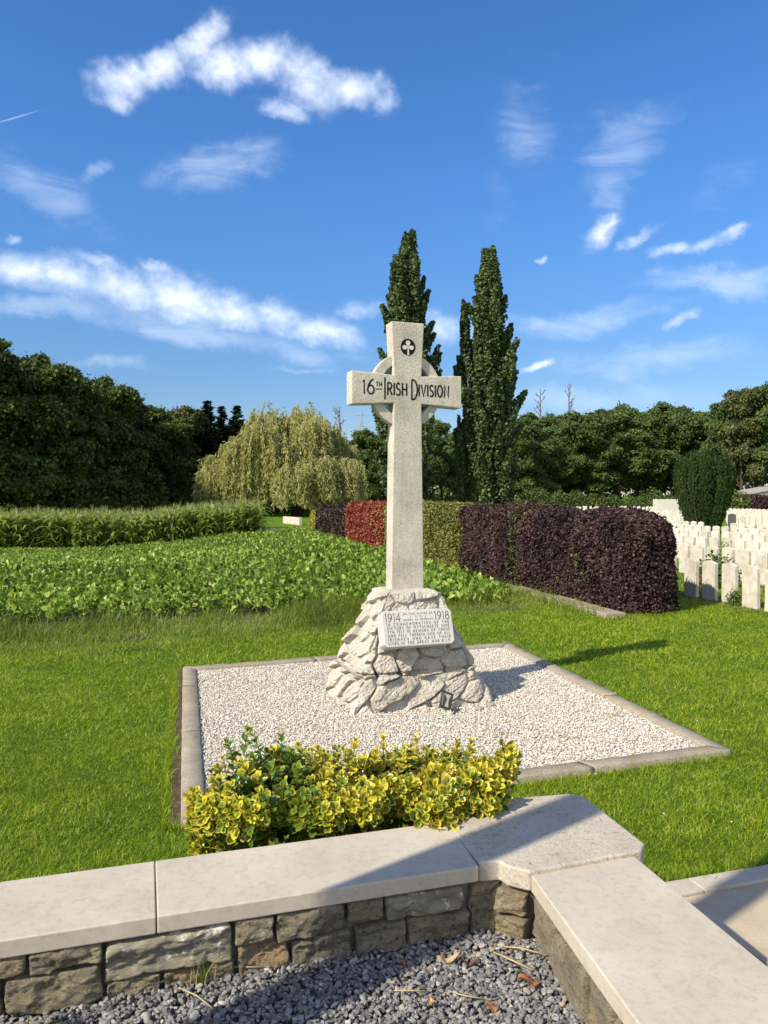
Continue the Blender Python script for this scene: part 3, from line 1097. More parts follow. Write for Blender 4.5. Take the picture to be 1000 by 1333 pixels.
# ------------------------------------------------------------------ the memorial cross
MON_ROT = R(19.0)
MC = (.215, 7.96, 0.0)
mon = thing('memorial_cross', 'tall pale stone Celtic cross with black lettering on a carved rockwork base', 'memorial', MC, MON_ROT)
# local frame: x along the arms, -y towards the front

def rock_base():
    # (height, half width x, half depth y) going up
    prof = [(-.03, .745, .55), (.03, .74, .545), (.12, .72, .53), (.22, .695, .51), (.30, .67, .495), (.345, .65, .48), (.362, .64, .46), (.368, .605, .43),
            (.40, .605, .435), (.47, .585, .425), (.56, .545, .40), (.66, .495, .375), (.76, .445, .345), (.86, .40, .32), (.95, .365, .30), (1.04, .335, .28), (1.09, .31, .265), (1.125, .275, .24), (1.14, .23, .205), (1.145, .0, .0)]
    pr = np.array(prof)
    d = np.r_[0, np.cumsum(np.hypot(np.diff(pr[:, 0]), np.diff(pr[:, 1]) * .6 + np.diff(pr[:, 2]) * .4))]
    nt, na = 320, 760
    tt = np.linspace(0, d[-1], nt)
    H, HX, HY = (np.interp(tt, d, pr[:, i]) for i in range(3))
    # perimeter of a rounded rectangle, by direction
    th = np.linspace(0, 2 * math.pi, na, endpoint=False)
    sq = []
    for t in th:
        c, s_ = math.cos(t), math.sin(t)
        p = 9.0
        r = (abs(c) ** p + abs(s_) ** p) ** (-1 / p)
        sq.append((r * c, r * s_))
    sq = np.array(sq)
    X = HX[:, None] * sq[None, :, 0]
    Y = HY[:, None] * sq[None, :, 1]
    Z = np.repeat(H[:, None], na, 1)
    P = np.stack([X, Y, Z], -1).reshape(-1, 3)
    # outward normal (approx)
    N = np.stack([sq[:, 0] ** 7 * .9, sq[:, 1] ** 7 * .9, np.zeros(na)], 1)
    N = N / np.linalg.norm(N, axis=1)[:, None]
    N = np.repeat(N[None], nt, 0).copy()
    up = np.gradient(np.minimum(HX, HY), tt)
    N[..., 2] += np.clip(-up, 0, 1.2)[:, None] * .8
    N = N.reshape(-1, 3)
    N /= np.linalg.norm(N, axis=1)[:, None]
    # cells: big slanting boulders; u runs round the base, sheared so that cracks slope up to the right
    ang_u = np.where(np.abs(N[:, 1]) > np.abs(N[:, 0]), P[:, 0] * np.sign(-N[:, 1]), P[:, 1] * np.sign(N[:, 0]) + 2.2 * np.sign(N[:, 0]))
    ang_u = ang_u + np.where(N[:, 1] > .7, 6, 0)
    v = P[:, 2]
    tier = v > .355
    r = np.random.default_rng(11)
    def cells(u, w, seeds):
        d1 = np.full(len(u), 9.)
        d2 = np.full(len(u), 9.)
        i1 = np.zeros(len(u), int)
        for i, (a, b, lx, ly, an) in enumerate(seeds):
            ca, sa = math.cos(an), math.sin(an)
            du, dw = u - a, w - b
            dd = np.hypot((du * ca + dw * sa) / lx, (-du * sa + dw * ca) / ly)
            m1 = dd < d1
            d2 = np.where(m1, d1, np.minimum(d2, dd))
            i1 = np.where(m1, i, i1)
            d1 = np.where(m1, dd, d1)
        return d1, d2, i1
    seeds_lo, seeds_hi = [], []
    for off in (0, 2.2, -2.2, 6):
        for i in range(-9, 10):
            for j in range(-4, 5):
                ca, sa = math.cos(R(32)), math.sin(R(32))
                e_, f_ = j * .50 + (.25 if i % 2 else 0) + r.uniform(-.07, .07), i * .165 + r.uniform(-.02, .02)
                a, b = e_ * ca - f_ * sa, .18 + e_ * sa + f_ * ca
                if -.98 < a < .98 and -.12 < b < .48:
                    seeds_lo.append((off + a, b, 2.3, .78, R(32 + r.uniform(-7, 9))))
        for i in range(-8, 9):
            for j in range(-7, 8):
                ca, sa = math.cos(R(12)), math.sin(R(12))
                e_, f_ = j * .27 + (.13 if i % 2 else 0) + r.uniform(-.05, .05), i * .185 + r.uniform(-.03, .03)
                a, b = e_ * ca - f_ * sa, .75 + e_ * sa + f_ * ca
                if -.75 < a < .75 and .33 < b < 1.2:
                    seeds_hi.append((off + a, b, r.uniform(1.0, 1.45), .86, R(r.uniform(-15, 55))))
    wx_, wz_ = fbm(P, 4, 3, 90) * .05, fbm(P, 4, 3, 95) * .05
    lo = cells(ang_u + wx_, v + wz_, seeds_lo)
    hi = cells(ang_u + wx_, v + wz_, seeds_hi)
    d1 = np.where(tier, hi[0], lo[0])
    d2 = np.where(tier, hi[1], lo[1])
    ci = np.where(tier, hi[2] + 1500, lo[2])
    gap = d2 - d1
    crease = smooth(gap, .004, .034) * .90 + smooth(gap, 0, .10) * .10
    rr = np.random.default_rng(5)
    hgt = rr.uniform(-.020, .026, 4000)[ci]
    su = np.array([q[0] for q in seeds_lo] + [0] * (1500 - len(seeds_lo)) + [q[0] for q in seeds_hi])
    sv = np.array([q[1] for q in seeds_lo] + [0] * (1500 - len(seeds_lo)) + [q[1] for q in seeds_hi])
    pu, pv = ang_u - su[ci], v - sv[ci]
    tilt = rr.uniform(-.12, .22, 4000)[ci] * pu + rr.uniform(-.40, .05, 4000)[ci] * pv + np.where(tier, 0, .05) * (pu * .53 - pv * .85)
    # split faces: broken slanting ledges inside each boulder
    st = (ang_u * -.62 + v * 1.0) + .09 * fbm(P, 4, 4, 8)
    lay = st * 11 + rr.uniform(0, 1, 4000)[ci]
    saw = lay % 1.0
    ledge = _h(np.floor(lay).astype(np.int64), ci.astype(np.int64), np.zeros(len(ci), np.int64), 3)
    strata = (ledge - .5) * np.where(tier, .026, .020) * smooth(saw, 0, .12) * smooth(1 - saw, 0, .12)
    fine = fbm(P, 9, 5, 2) * .009 + np.abs(fbm(P, 20, 4, 33)) * -.014 + fbm(P, 60, 3, 6) * .010
    disp = -np.where(tier, .045, .050) * (1 - crease) + (hgt + tilt) * crease + fine + strata * crease
    # the two tiers part in a deep horizontal joint
    disp -= .05 * np.exp(-((v - .362 - .02 * fbm(P, 3, 2, 77)) / .016) ** 2)
    fade = smooth(v, 1.145, 1.09)
    P = P + N * (disp * fade)[:, None]
    P[:, 2] = np.where(v < -.02, -.03, P[:, 2])
    k_, s_ = np.meshgrid(np.arange(nt - 1), np.arange(na), indexing='ij')
    s2 = (s_ + 1) % na
    F = np.stack([k_ * na + s_, k_ * na + s2, (k_ + 1) * na + s2, (k_ + 1) * na + s_], -1).reshape(-1, 4)
    return build('rockwork_base', P, F, M_ROCK, mon, False)
rock = rock_base()

FOOT, TOP, ARM_Z = 1.13, 3.865, 3.18
TH = .09                                          # half thickness of the cross
half = [(.178, FOOT), (.152, ARM_Z - .155), (.150, ARM_Z - .142), (.60, ARM_Z - .168), (.60, ARM_Z + .168), (.150, ARM_Z + .142), (.152, ARM_Z + .16), (.178, TOP)]
outline = [(x, z) for x, z in half] + [(-x, z) for x, z in half[::-1]]
def slab(outl, y0, y1):
    """outline in x,z (counter-clockwise seen from the front) between y0 (front) and y1 (back)"""
    n = len(outl)
    V = [(x, y0, z) for x, z in outl] + [(x, y1, z) for x, z in outl]
    i = np.arange(n)
    j = (i + 1) % n
    return np.array(V), [np.stack([i, i + n, j + n, j], 1), i[None, :], (i + n)[None, ::-1]]
V, F = slab(outline, -TH, TH)
cx = build('cross_shaft', V, F, M_CROSS, mon)
bevel(cx, .009, 2, 20)
# pinched waist: only the faces meeting outside the cross matter for the ring
m = MB()
ns = 72
for (a0, a1) in ((0, 1),):
    th = np.linspace(0, 2 * math.pi, ns, endpoint=False)
    ro, ri, yr = .385, .288, .052
    V = np.concatenate([np.c_[r_ * np.cos(th), np.full(ns, y), ARM_Z + r_ * np.sin(th)] for r_, y in ((ro, -yr), (ri, -yr), (ri, yr), (ro, yr))])
    i = np.arange(ns)
    j = (i + 1) % ns
    Fr = np.concatenate([np.stack([a * ns + i, a * ns + j, b * ns + j, b * ns + i], 1) for a, b in ((0, 1), (1, 2), (2, 3), (3, 0))])
    m.add(V, Fr)
bevel(m.build('ring', M_CROSS, mon), .006, 2)

# -------- stroke lettering
def arc(cx_, cy_, rx, ry, a0, a1, n=14):
    t = np.radians(np.linspace(a0, a1, n))
    return [(cx_ + rx * math.cos(x), cy_ + ry * math.sin(x)) for x in t]
GL = {
    'I': (.12, [[(.06, 0), (.06, 1)]]),
    'T': (.62, [[(.0, .96), (.62, .96)], [(.31, 0), (.31, .96)]]),
    'H': (.62, [[(.06, 0), (.06, 1)], [(.56, 0), (.56, 1)], [(.06, .5), (.56, .5)]]),
    'R': (.58, [[(.06, 0), (.06, 1)], [(.06, .97)] + arc(.26, .735, .25, .235, 90, -90) + [(.06, .5)], [(.24, .5), (.56, 0)]]),
    'S': (.5, [arc(.25, .735, .2, .235, 30, 270, 14) + arc(.25, .26, .22, .24, 90, -150, 14)]),
    'D': (.7, [[(.06, 0), (.06, 1)], [(.06, .97), (.2, .97)] + arc(.2, .5, .46, .47, 90, -90) + [(.06, .03)]]),
    'V': (.64, [[(.02, 1), (.32, 0), (.62, 1)]]),
    'O': (.74, [arc(.37, .5, .33, .48, 0, 360, 28)]),
    'N': (.66, [[(.06, 0), (.06, 1), (.6, 0), (.6, 1)]]),
    'A': (.66, [[(.02, 0), (.33, 1), (.64, 0)], [(.14, .36), (.52, .36)]]),
    'B': (.54, [[(.06, 0), (.06, 1)], [(.06, .97)] + arc(.22, .75, .22, .22, 90, -90) + [(.06, .53)], [(.06, .53)] + arc(.24, .28, .25, .25, 90, -90) + [(.06, .03)]]),
    'C': (.64, [arc(.37, .5, .33, .48, 50, 310, 20)]),
    'E': (.48, [[(.46, .97), (.06, .97), (.06, .03), (.46, .03)], [(.06, .5), (.4, .5)]]),
    'F': (.46, [[(.46, .97), (.06, .97), (.06, 0)], [(.06, .5), (.4, .5)]]),
    'G': (.66, [arc(.37, .5, .33, .48, 50, 345, 20) + [(.62, .42), (.42, .42)]]),
    'J': (.3, [[(.24, 1), (.24, .15)] + arc(.1, .15, .14, .18, 0, -110, 6)]),
    'L': (.46, [[(.06, 1), (.06, .03), (.46, .03)]]),
    'M': (.82, [[(.04, 0), (.12, 1), (.41, .2), (.7, 1), (.78, 0)]]),
    'P': (.52, [[(.06, 0), (.06, 1)], [(.06, .97)] + arc(.24, .72, .25, .25, 90, -90) + [(.06, .47)]]),
    'U': (.62, [[(.06, 1), (.06, .3)] + arc(.31, .3, .25, .28, 180, 360, 12) + [(.56, 1)]]),
    'W': (.9, [[(.02, 1), (.24, 0), (.45, .9), (.66, 0), (.88, 1)]]),
    'Y': (.6, [[(.02, 1), (.3, .5), (.58, 1)], [(.3, .5), (.3, 0)]]),
    '1': (.2, [[(.12, 0), (.12, 1), (.02, .86)]]),
    '4': (.56, [[(.4, 0), (.4, 1), (.02, .3), (.54, .3)]]),
    '5': (.5, [[(.42, .97), (.1, .97), (.08, .56)] + arc(.24, .32, .24, .3, 110, -150, 14)]),
    '6': (.54, [arc(.28, .3, .22, .28, 0, 360, 20), [(.44, 1.0), (.28, .86), (.12, .6), (.06, .34)]]),
    '7': (.5, [[(.02, .97), (.48, .97), (.16, 0)]]),
    '8': (.5, [arc(.25, .75, .19, .22, 0, 360, 18), arc(.25, .27, .23, .26, 0, 360, 20)]),
    '9': (.54, [arc(.26, .7, .22, .28, 0, 360, 20), [(.48, .68), (.42, .38), (.26, .14), (.08, 0)]]),
    '.': (.12, [[(.06, 0), (.06, .07)]]),
    ' ': (.34, []),
    '-': (.3, [[(.02, .5), (.28, .5)]]),
}
def ribbon(pts, w):
    p = np.array(pts, float)
    keep = np.r_[True, np.linalg.norm(np.diff(p, axis=0), axis=1) > 1e-6]
    p = p[keep]
    out_l, out_r = [], []
    n = len(p)
    for i in range(n):
        a = p[max(i - 1, 0)]
        c = p[min(i + 1, n - 1)]
        d0 = p[i] - a if i else c - p[i]
        d1 = c - p[i] if i < n - 1 else d0
        d0 = d0 / (np.linalg.norm(d0) + 1e-9)
        d1 = d1 / (np.linalg.norm(d1) + 1e-9)
        n0, n1 = np.array([-d0[1], d0[0]]), np.array([-d1[1], d1[0]])
        m_ = n0 + n1
        L = np.linalg.norm(m_)
        if L < .3:
            m_ = n0
            s = 1
        else:
            m_ = m_ / L
            s = min(1 / max(m_ @ n0, .4), 1.8)
        out_l.append(p[i] + m_ * w / 2 * s)
        out_r.append(p[i] - m_ * w / 2 * s)
    V = np.array(out_l + out_r)
    i = np.arange(n - 1)
    return V, np.stack([i + n, i + n + 1, i + 1, i], 1)
def text_width(t, h, track):
    return sum(GL[c][0] * h + track for c in t) - track
def write(mb, t, x, z, h, stroke, y, track, xs=1.0):
    """letters as thin inlaid strokes on the plane y, from x rightwards; returns the end x"""
    for c in t:
        w, sts = GL[c]
        for k_, s in enumerate(sts):
            V2, F2 = ribbon([(x + a * h * xs, z + b * h) for a, b in s], stroke)
            V3 = np.c_[V2[:, 0], np.full(len(V2), y - .0004 * k_), V2[:, 1]]
            mb.add(V3, F2)
        x += w * h * xs + track
    return x
m = MB()
yf = -TH - .0015
h0 = .138
zb = ARM_Z - .062
st_ = .0165
x = -.497
x = write(m, '1', x + .012, zb, h0, st_, yf, .016)
x = write(m, '6', x, zb, h0 * 1.12, st_, yf, .012)
xa = x
x = write(m, 'TH', x, zb + .082, .045, .009, yf, .008)
m.add([(xa, yf, zb + .050), (x - .006, yf, zb + .050), (x - .006, yf, zb + .060), (xa, yf, zb + .060)], np.array([[0, 1, 2, 3]]))
x += .012
x = write(m, 'I', x, zb - .045, h0 + .082, st_, yf, .012)
x = write(m, 'RISH', x, zb, h0 * .92, st_, yf, .016, .72)
x += .030
x = write(m, 'D', x, zb - .042, h0 + .075, st_, yf, .012, .46)
x = write(m, 'IVISION', x, zb, h0 * .88, st_, yf, .0165, .68)
m.build('lettering', M_LETTER, mon)
print('lettering end', x)

# shamrock roundel
zc = TOP - .252
th = np.linspace(0, 2 * math.pi, 40, endpoint=False)
V, F = slab([(.080 * math.cos(t), zc + .085 * math.sin(t)) for t in th], -TH - .0015, -TH + .02)
rd_ = build('roundel', V, F, M_LETTER, mon)
def heart(ang, r0, L, Wd):
    pts = []
    for t in np.linspace(-1, 1, 19):
        u = (1 - abs(t))
        rr = r0 + L * (1 - abs(t) ** 1.6) if abs(t) > .28 else r0 + L * (.86 + .22 * abs(t))
        pts.append((Wd * math.sin(t * math.pi * .5) * (1 - .75 * abs(t) ** 4), rr))
    pts = [(0, r0 * .2)] + pts[::-1]
    c, s_ = math.cos(ang), math.sin(ang)
    return [(a * c - b * s_, zc + .004 + a * s_ + b * c) for a, b in pts]
m = MB()
for a in (0, R(104), R(-104)):
    outl = heart(a, .010, .056, .031)
    if sum((outl[i][0] * outl[(i + 1) % len(outl)][1] - outl[(i + 1) % len(outl)][0] * outl[i][1]) for i in range(len(outl))) < 0:
        outl = outl[::-1]
    m.add(*slab(outl, -TH - .008, -TH))
m.add(*slab([(-.006, zc - .08), (.012, zc - .08), (.006, zc), (-.005, zc)], -TH - .007, -TH))
m.build('shamrock', M_SHAM, rd_)

# inscription tablet, leaning back on the rockwork
tab = bpy.data.objects.new('inscription_tablet', None)
pw_, ph_, pt_ = .365, .175, .05
ch = .03
outl = [(-pw_ + ch, -ph_), (pw_ - ch, -ph_), (pw_, -ph_ + ch), (pw_, ph_ - ch), (pw_ - ch, ph_), (-pw_ + ch, ph_), (-pw_, ph_ - ch), (-pw_, -ph_ + ch)]
V, F = slab(outl, 0, pt_ + .12)
bpy.data.objects.remove(tab)
tb = build('inscription_tablet', V, F, M_PLAQUE, mon)
bevel(tb, .007, 2)
tb.location = (-.045, -.505, .815)
tb.rotation_euler = (R(-19), R(0), 0)
m = MB()
yb = -.0016
h1 = .082
e = write(m, '1914', -.335, .066, h1, .0075, yb, .012)
w_ = text_width('1918', h1, .012)
s8 = .335 - w_
write(m, '1918', s8, .066, h1, .0075, yb, .012)
def line(t, x0, x1, z, h, st):
    """justify one line between x0 and x1"""
    w0 = text_width(t, h, 0)
    tr_ = (x1 - x0 - w0) / (len(t) - 1)
    if tr_ < .002:
        f = (x1 - x0 - .002 * (len(t) - 1)) / w0
        write(m, t, x0, z, h, st, yb, .002, f)
    else:
        write(m, t, x0, z, h, st, yb, tr_)
line('DO CUM GLOIRE DE', e + .02, s8 - .02, .128, .018, .0028)
line('AGUS', e + .09, s8 - .09, .100, .018, .0028)
line('ONORA NA HEIREANN', e + .02, s8 - .02, .070, .018, .0028)
for i, t in enumerate(['IN COMMEMORATION OF THE', 'VICTORY OF WYTSCHAETE JUNE', '7TH 1917 IN MEMORY OF THOSE', 'WHO FELL THEREIN AND OF ALL', 'IRISHMEN WHO GAVE THEIR', 'LIVES IN THE GREAT WAR R.I.P.']):
    line(t, -.325, .325, .028 - i * .0365, .0265, .0042)
m.build('lettering', M_LETTER2, tb)

def mon_pt(x, y, z=0):
    c, s_ = math.cos(MON_ROT), math.sin(MON_ROT)
    return (MC[0] + x * c - y * s_, MC[1] + x * s_ + y * c, z)
# small framed card and a little wooden cross leaning at the foot of the base, two pebbles
M_FRAME = plain('dark_card', (.045, .035, .03), .35, .5)
M_CARDP = plain('card_print_pale', (.42, .40, .36), .5)
M_CARDG = plain('card_print_grey', (.17, .16, .15), .5)
cdt = thing('memorial_card', 'small dark framed card with a pale picture propped against the foot of the rock', 'card', mon_pt(.17, -.665, .055), MON_ROT)
cdt.rotation_euler = (R(-24), R(24), MON_ROT)
V, F = slab([(-.065, -.02), (.065, -.02), (.065, .155), (-.065, .155)], 0, .012)
bevel(build('frame', V, F, M_FRAME, cdt), .003)
V, F = slab([(-.012, .005), (.03, .005), (.022, .08), (.04, .13), (-.03, .13), (.004, .08)], -.0015, .004)
build('picture', V, F, M_CARDP, cdt)
V, F = slab([(-.05, .01), (-.035, .01), (-.03, .13), (-.055, .13)], -.0015, .004)
build('picture', V, F, M_CARDG, cdt)
wc = MB()
wc.box((0, 0, .004), (.018, .15, .008))
wc.box((0, .028, .0045), (.095, .018, .009))
wcx = wc.build('wooden_cross', M_FRAME, None, loc=mon_pt(.235, -.75, .03))
wcx.rotation_euler = (R(9), R(-6), MON_ROT + R(-34))
tag(wcx, 'tiny dark wooden cross lying on the white gravel below the framed card', 'cross')
M_PEB = stone_mat('pebble', (.22, .2, .17), (.30, .28, .24), (.36, .34, .3), 60, None, .002, .4, .7, .8)
for (a, b, s_, lab) in ((.50, -.735, .04, 'grey rounded pebble on the gravel right of the small wooden cross'), (.66, -.655, .038, 'browner pebble closest to the right end of the rock base')):
    V = I2 * np.array([1.25, .9, .6]) * s_
    V = V + V * vnoise(I2, 2.0, int(a * 100))[:, None] * .3
    tag(build('pebble', V, I2F, M_PEB, None, True, loc=mon_pt(a, b, .033)), lab, 'pebble')

# weeds that came up through the white gravel
wp_ = []
for (wx, wy, wn_, wsp) in ((-.83, 6.25, 20, .05), (1.06, 6.65, 34, .07), (1.62, 6.55, 40, .07), (-.48, 6.1, 26, .05), (1.9, 8.35, 26, .08), (-1.75, 8.3, 34, .09), (.70, 6.18, 16, .04), (2.15, 7.2, 20, .06)):
    wp_.append(np.c_[rng.normal(wx, wsp, wn_), rng.normal(wy, wsp * .6, wn_), np.full(wn_, .015)])
P = np.vstack(wp_)
V, F, A = blades(P, rng.uniform(.015, .05, len(P)), rng.uniform(.004, .008, len(P)), rng.uniform(.4, 1.0, len(P)), rng.uniform(.2, .8, len(P)), 2)
tag(build('gravel_weeds', V, F, M_LONG, attrs={'tint': A}), kind='stuff', label='small green weeds sprouting here and there in the white gravel')

# ------------------------------------------------------------------ variegated shrub behind the left wall
k = Mat('variegated_leaf', .33, .5)
ed = k.attr('edge').outputs['Vector']
sp_ = k.n.new('ShaderNodeSeparateXYZ')
k.l.new(ed, sp_.inputs[0])
e_, t_, g_ = sp_.outputs[0], sp_.outputs[1], sp_.outputs[2]   # 0 centre..1 margin, random, variegation amount
wob = k.math('ADD', e_, k.math('MULTIPLY', k.math('SUBTRACT', k.noise(60, 3), .5), .35))
lim = k.math('ADD', wob, k.math('SUBTRACT', g_, .5))
f_ = k.ramp(lim, [(.52, 0.0), (.62, 1.0)])
green = k.ramp(t_, [(0, (.035, .085, .008)), (.6, (.10, .18, .02)), (1, (.18, .28, .035))])
yellow = k.ramp(t_, [(0, (.34, .34, .07)), (.45, (.50, .45, .06)), (.75, (.62, .51, .03)), (1, (.68, .56, .05))])
c = k.mix(f_, green, yellow)
k.color(c).translucent(.22, c)
M_EUO = k.m
M_STEM = plain('green_stem', (.14, .16, .06), .7)
nr, ncx = 5, 5
EV, EE = [], []
for i, (t, w) in enumerate(((0, .04), (.2, .20), (.45, .345), (.72, .33), (.9, .19), (1.0, .02))):
    for j in (-1, -.55, 0, .55, 1):
        EV.append((j * w, t, .30 * w * abs(j) ** 1.5 - .22 * (t - .35) ** 2))
        EE.append(max(abs(j) * .95, (t - .5) * 1.7 if t > .5 else 0) if 0 < i < 5 else .95)
EV, EE = np.array(EV), np.clip(np.array(EE), 0, 1)
EF = np.array([[i * 5 + j, i * 5 + j + 1, (i + 1) * 5 + j + 1, (i + 1) * 5 + j] for i in range(5) for j in range(4)])

shrub = thing('variegated_shrub', 'low bushy shrub with yellow-edged green leaves spilling over the wall coping', 'shrub', (0, 3.2, 0))
SA, SL = np.array([-.735, 2.955]), 1.40
tops = MB()
Pl, Yl, Nl, Sl, Gl, Tl = [], [], [], [], [], []
def shoot(base, d, L, npair, size, var, tint):
    d = d / np.linalg.norm(d)
    a = rng.uniform(0, math.pi)
    u = np.cross(d, [0, 0, 1.0])
    if np.linalg.norm(u) < .1:
        u = np.array([1.0, 0, 0])
    u /= np.linalg.norm(u)
    w = np.cross(d, u)
    tops.tube([base, base + d * L * .5 + np.array([0, 0, .006]), base + d * L], [.0028, .0022, .0012], 5)
    for i in range(npair):
        f = (i + .6) / npair
        p = base + d * L * f
        a += math.pi / 2 + rng.uniform(-.2, .2)
        sz = size * (1.0 - .42 * f ** 3) * rng.uniform(.85, 1.15)
        opening = 1.15 - .75 * f ** 2 + rng.uniform(-.15, .15)
        for sg in (0, math.pi):
            rad = u * math.cos(a + sg) + w * math.sin(a + sg)
            y = rad * math.sin(opening) + d * math.cos(opening)
            nrm = d * math.sin(opening) - rad * math.cos(opening) + rng.normal(0, .15, 3)
            Pl.append(p)
            Yl.append(y + rng.normal(0, .1, 3))
            Nl.append(nrm)
            Sl.append(sz * (rng.uniform(.95, 1.1)))
            Gl.append(np.clip(var + .12 * f + rng.normal(0, .07), 0, 1))
            Tl.append(np.clip(tint + .25 * f + rng.normal(0, .15), 0, 1))
def surf(s, th, k_=1.0):
    end = min(1, 5.5 * min(s, 1 - s) + .40)
    lump = 1 + .16 * math.sin(s * 17 + 1) + .10 * math.sin(s * 41 + th * 3)
    topz = .50 + (.45 + .05 * math.sin(s * 6.5)) * math.sin(max(th, -.2)) * end * (.92 + .08 * lump)
    hw = .35 * end * lump
    c = SA + WD * (SL * s)
    n_ = WN * math.cos(th) * hw * k_
    p = np.array([*(c + WN * .27 - n_), .5 + (topz - .5) * k_])
    return p
for i in range(1500):
    s = rng.random()
    low = rng.random() < .52
    th = rng.uniform(.15, .75) if low else rng.uniform(.5, 2.6)
    p = surf(s, th, rng.uniform(.80, 1.04) if low else rng.uniform(.66, .97))
    out = np.array([*(-WN * math.cos(th)), math.sin(th) * 1.0 + .40]) + np.array([*(WD * (s - .5) * .8), 0]) + rng.normal(0, .28, 3)
    L = rng.uniform(.06, .115)
    rv_ = .13 + .02 * math.sin(th * 9)
    reverted = (rv_ < s < .34) and rng.random() < .74
    if low:
        p[2] = rng.uniform(.80, .90)
        p[:2] -= WN * (.035 + (.05 if s > .66 else 0))
        if s > .66:
            p[2] += .05
    shoot(p - out / np.linalg.norm(out) * L * .6, out, L, 5 if rng.random() < .6 else 4, rng.uniform(.034, .051), .10 if reverted else float(np.clip(rng.normal(.41 + .28 * smooth(np.array([p[2]]), .82, .98)[0], .11), .2, .95)), .45 if reverted else .42)
for i in range(70):      # leaves spilling over the back edge of the corner block
    f = rng.random()
    p = np.array([.14 + .34 * f, 2.99 + .17 * f, rng.uniform(.82, .90)]) + rng.normal(0, .02, 3)
    shoot(p, np.array([-WN[0], -WN[1], .75]) + rng.normal(0, .35, 3), rng.uniform(.05, .09), 4, rng.uniform(.040, .054), float(np.clip(rng.normal(.46, .1), .2, .9)), .42)
for (s, dz, rev) in ((.16, .10, 1), (.215, .11, 1), (.13, .05, 1), (.27, .06, 1), (.50, .06, 0), (.60, .10, 0), (.66, .08, 0), (.72, .09, 0), (.56, .05, 0), (.88, .06, 0), (.96, .09, 0)):
    p = surf(s, 1.5 + rng.uniform(-.2, .2), .93)
    shoot(p, np.array([rng.normal(0, .18), rng.normal(0, .18), 1]), dz + .04, 6, .042, .12 if rev else .7, .75)
Pl, Yl, Nl = np.array(Pl), np.array(Yl), np.array(Nl)
X, Y, Z = frames(Yl, Nl)
V, F = scatter(EV, [EF], Pl, X, Y, Z, np.array(Sl))
edge = np.stack([np.tile(EE, len(Pl)), np.repeat(Tl, len(EV)), np.repeat(Gl, len(EV))], 1)
build('leaves', V, F, M_EUO, shrub, True, {'edge': edge}, world=True)
for i in range(34):                               # woody stems rising from the ground
    s = rng.uniform(.1, .9)
    a = np.array([*(SA + WD * SL * s + WN * (.27 + rng.normal(0, .05))), 0])
    b = surf(s + rng.normal(0, .04), rng.uniform(.3, 2.8), .8)
    tops.tube([a, (a + b) / 2 + np.array([0, 0, .12]), b], [.012, .009, .004], 6)
tops.build('stems', M_STEM, shrub, world=True)
print('shrub leaves', len(Pl))
# ------------------------------------------------------------------ lawn grass
keep_out = [quad, [tuple(NL + ln * .1), tuple(NL), tuple(FL), tuple(FL + ln * .085)], path_poly(-.62, 4.0, -2, .13),
            [tuple(wp(-3.2, .0)), tuple(wp(1.6, 0)), tuple(wp(1.6, .38)), tuple(wp(-3.2, .38))], blk,
            [tuple(rp(0)), tuple(rp(2.6)), tuple(rp(2.6, .42)), tuple(rp(0, .42))],
            [(-16, 9.9), (-5.2, 9.9), (-1.4, 11.9), (1.0, 13.0), (3.2, 14.3), (2.9, 16), (-7, 60), (-60, 60)],
            [HEDGE_LINE[0], (5.35, 14.1), (3.0, 22.7), HEDGE_LINE[1]]]
def lawn_pts(y0, y1, dens, xr=None):
    m = .66
    area = (y1 - y0) * (m * (y0 + y1) + 2.6)
    n = int(area * dens)
    y = rng.uniform(y0, y1, n * 2)
    x = rng.uniform(-1, 1, n * 2) * (m * y1 + 1.3)
    k_ = np.abs(x) < m * y + 1.3
    P = np.c_[x, y][k_][:n]
    if xr is not None:
        P = P[P[:, 0] > xr * P[:, 1]]
    for q in keep_out:
        P = P[~in_poly(P, [tuple(a) for a in q])]
    return P
BV, BF, BA, off = [], [[], []], [], 0
for (y0, y1, dens, hh, ww, xr) in ((2.75, 4.6, 11000, .036, .0036, None), (4.6, 6.6, 6500, .040, .005, None), (6.6, 9.5, 3600, .043, .0068, None), (9.5, 15, 1700, .05, .010, None), (15, 30, 420, .055, .022, .1)):
    P = lawn_pts(y0, y1, dens, xr)
    P3 = np.c_[P, np.zeros(len(P))]
    cl = fbm(P3, 1.4, 3, 4)
    cl2 = fbm(P3, 7, 2, 14)
    h = hh * rng.uniform(.5, 1.25, len(P)) * (1 + .5 * cl + .35 * cl2)
    cl3 = fbm(P3, 18, 2, 24)
    tint = np.clip(rng.normal(.5, .24, len(P)) + .28 * cl + .25 * cl2 + .3 * cl3, 0, .98)
    tint = np.where(rng.random(len(P)) < .012, 1, tint)
    V, F, A = blades(P3, h, ww * rng.uniform(.7, 1.2, len(P)), rng.uniform(.4, 1.6, len(P)), tint, 1)
    BV.append(V)
    for i in (0, 1):
        BF[i].append(F[i] + off)
    BA.append(A)
    off += len(V)
tag(build('mown_grass', np.vstack(BV), [np.vstack(BF[0]), np.vstack(BF[1])], M_GRASS, attrs={'tint': np.concatenate(BA)}), kind='stuff', label='short mown grass of the lawn')
print('grass verts', off)

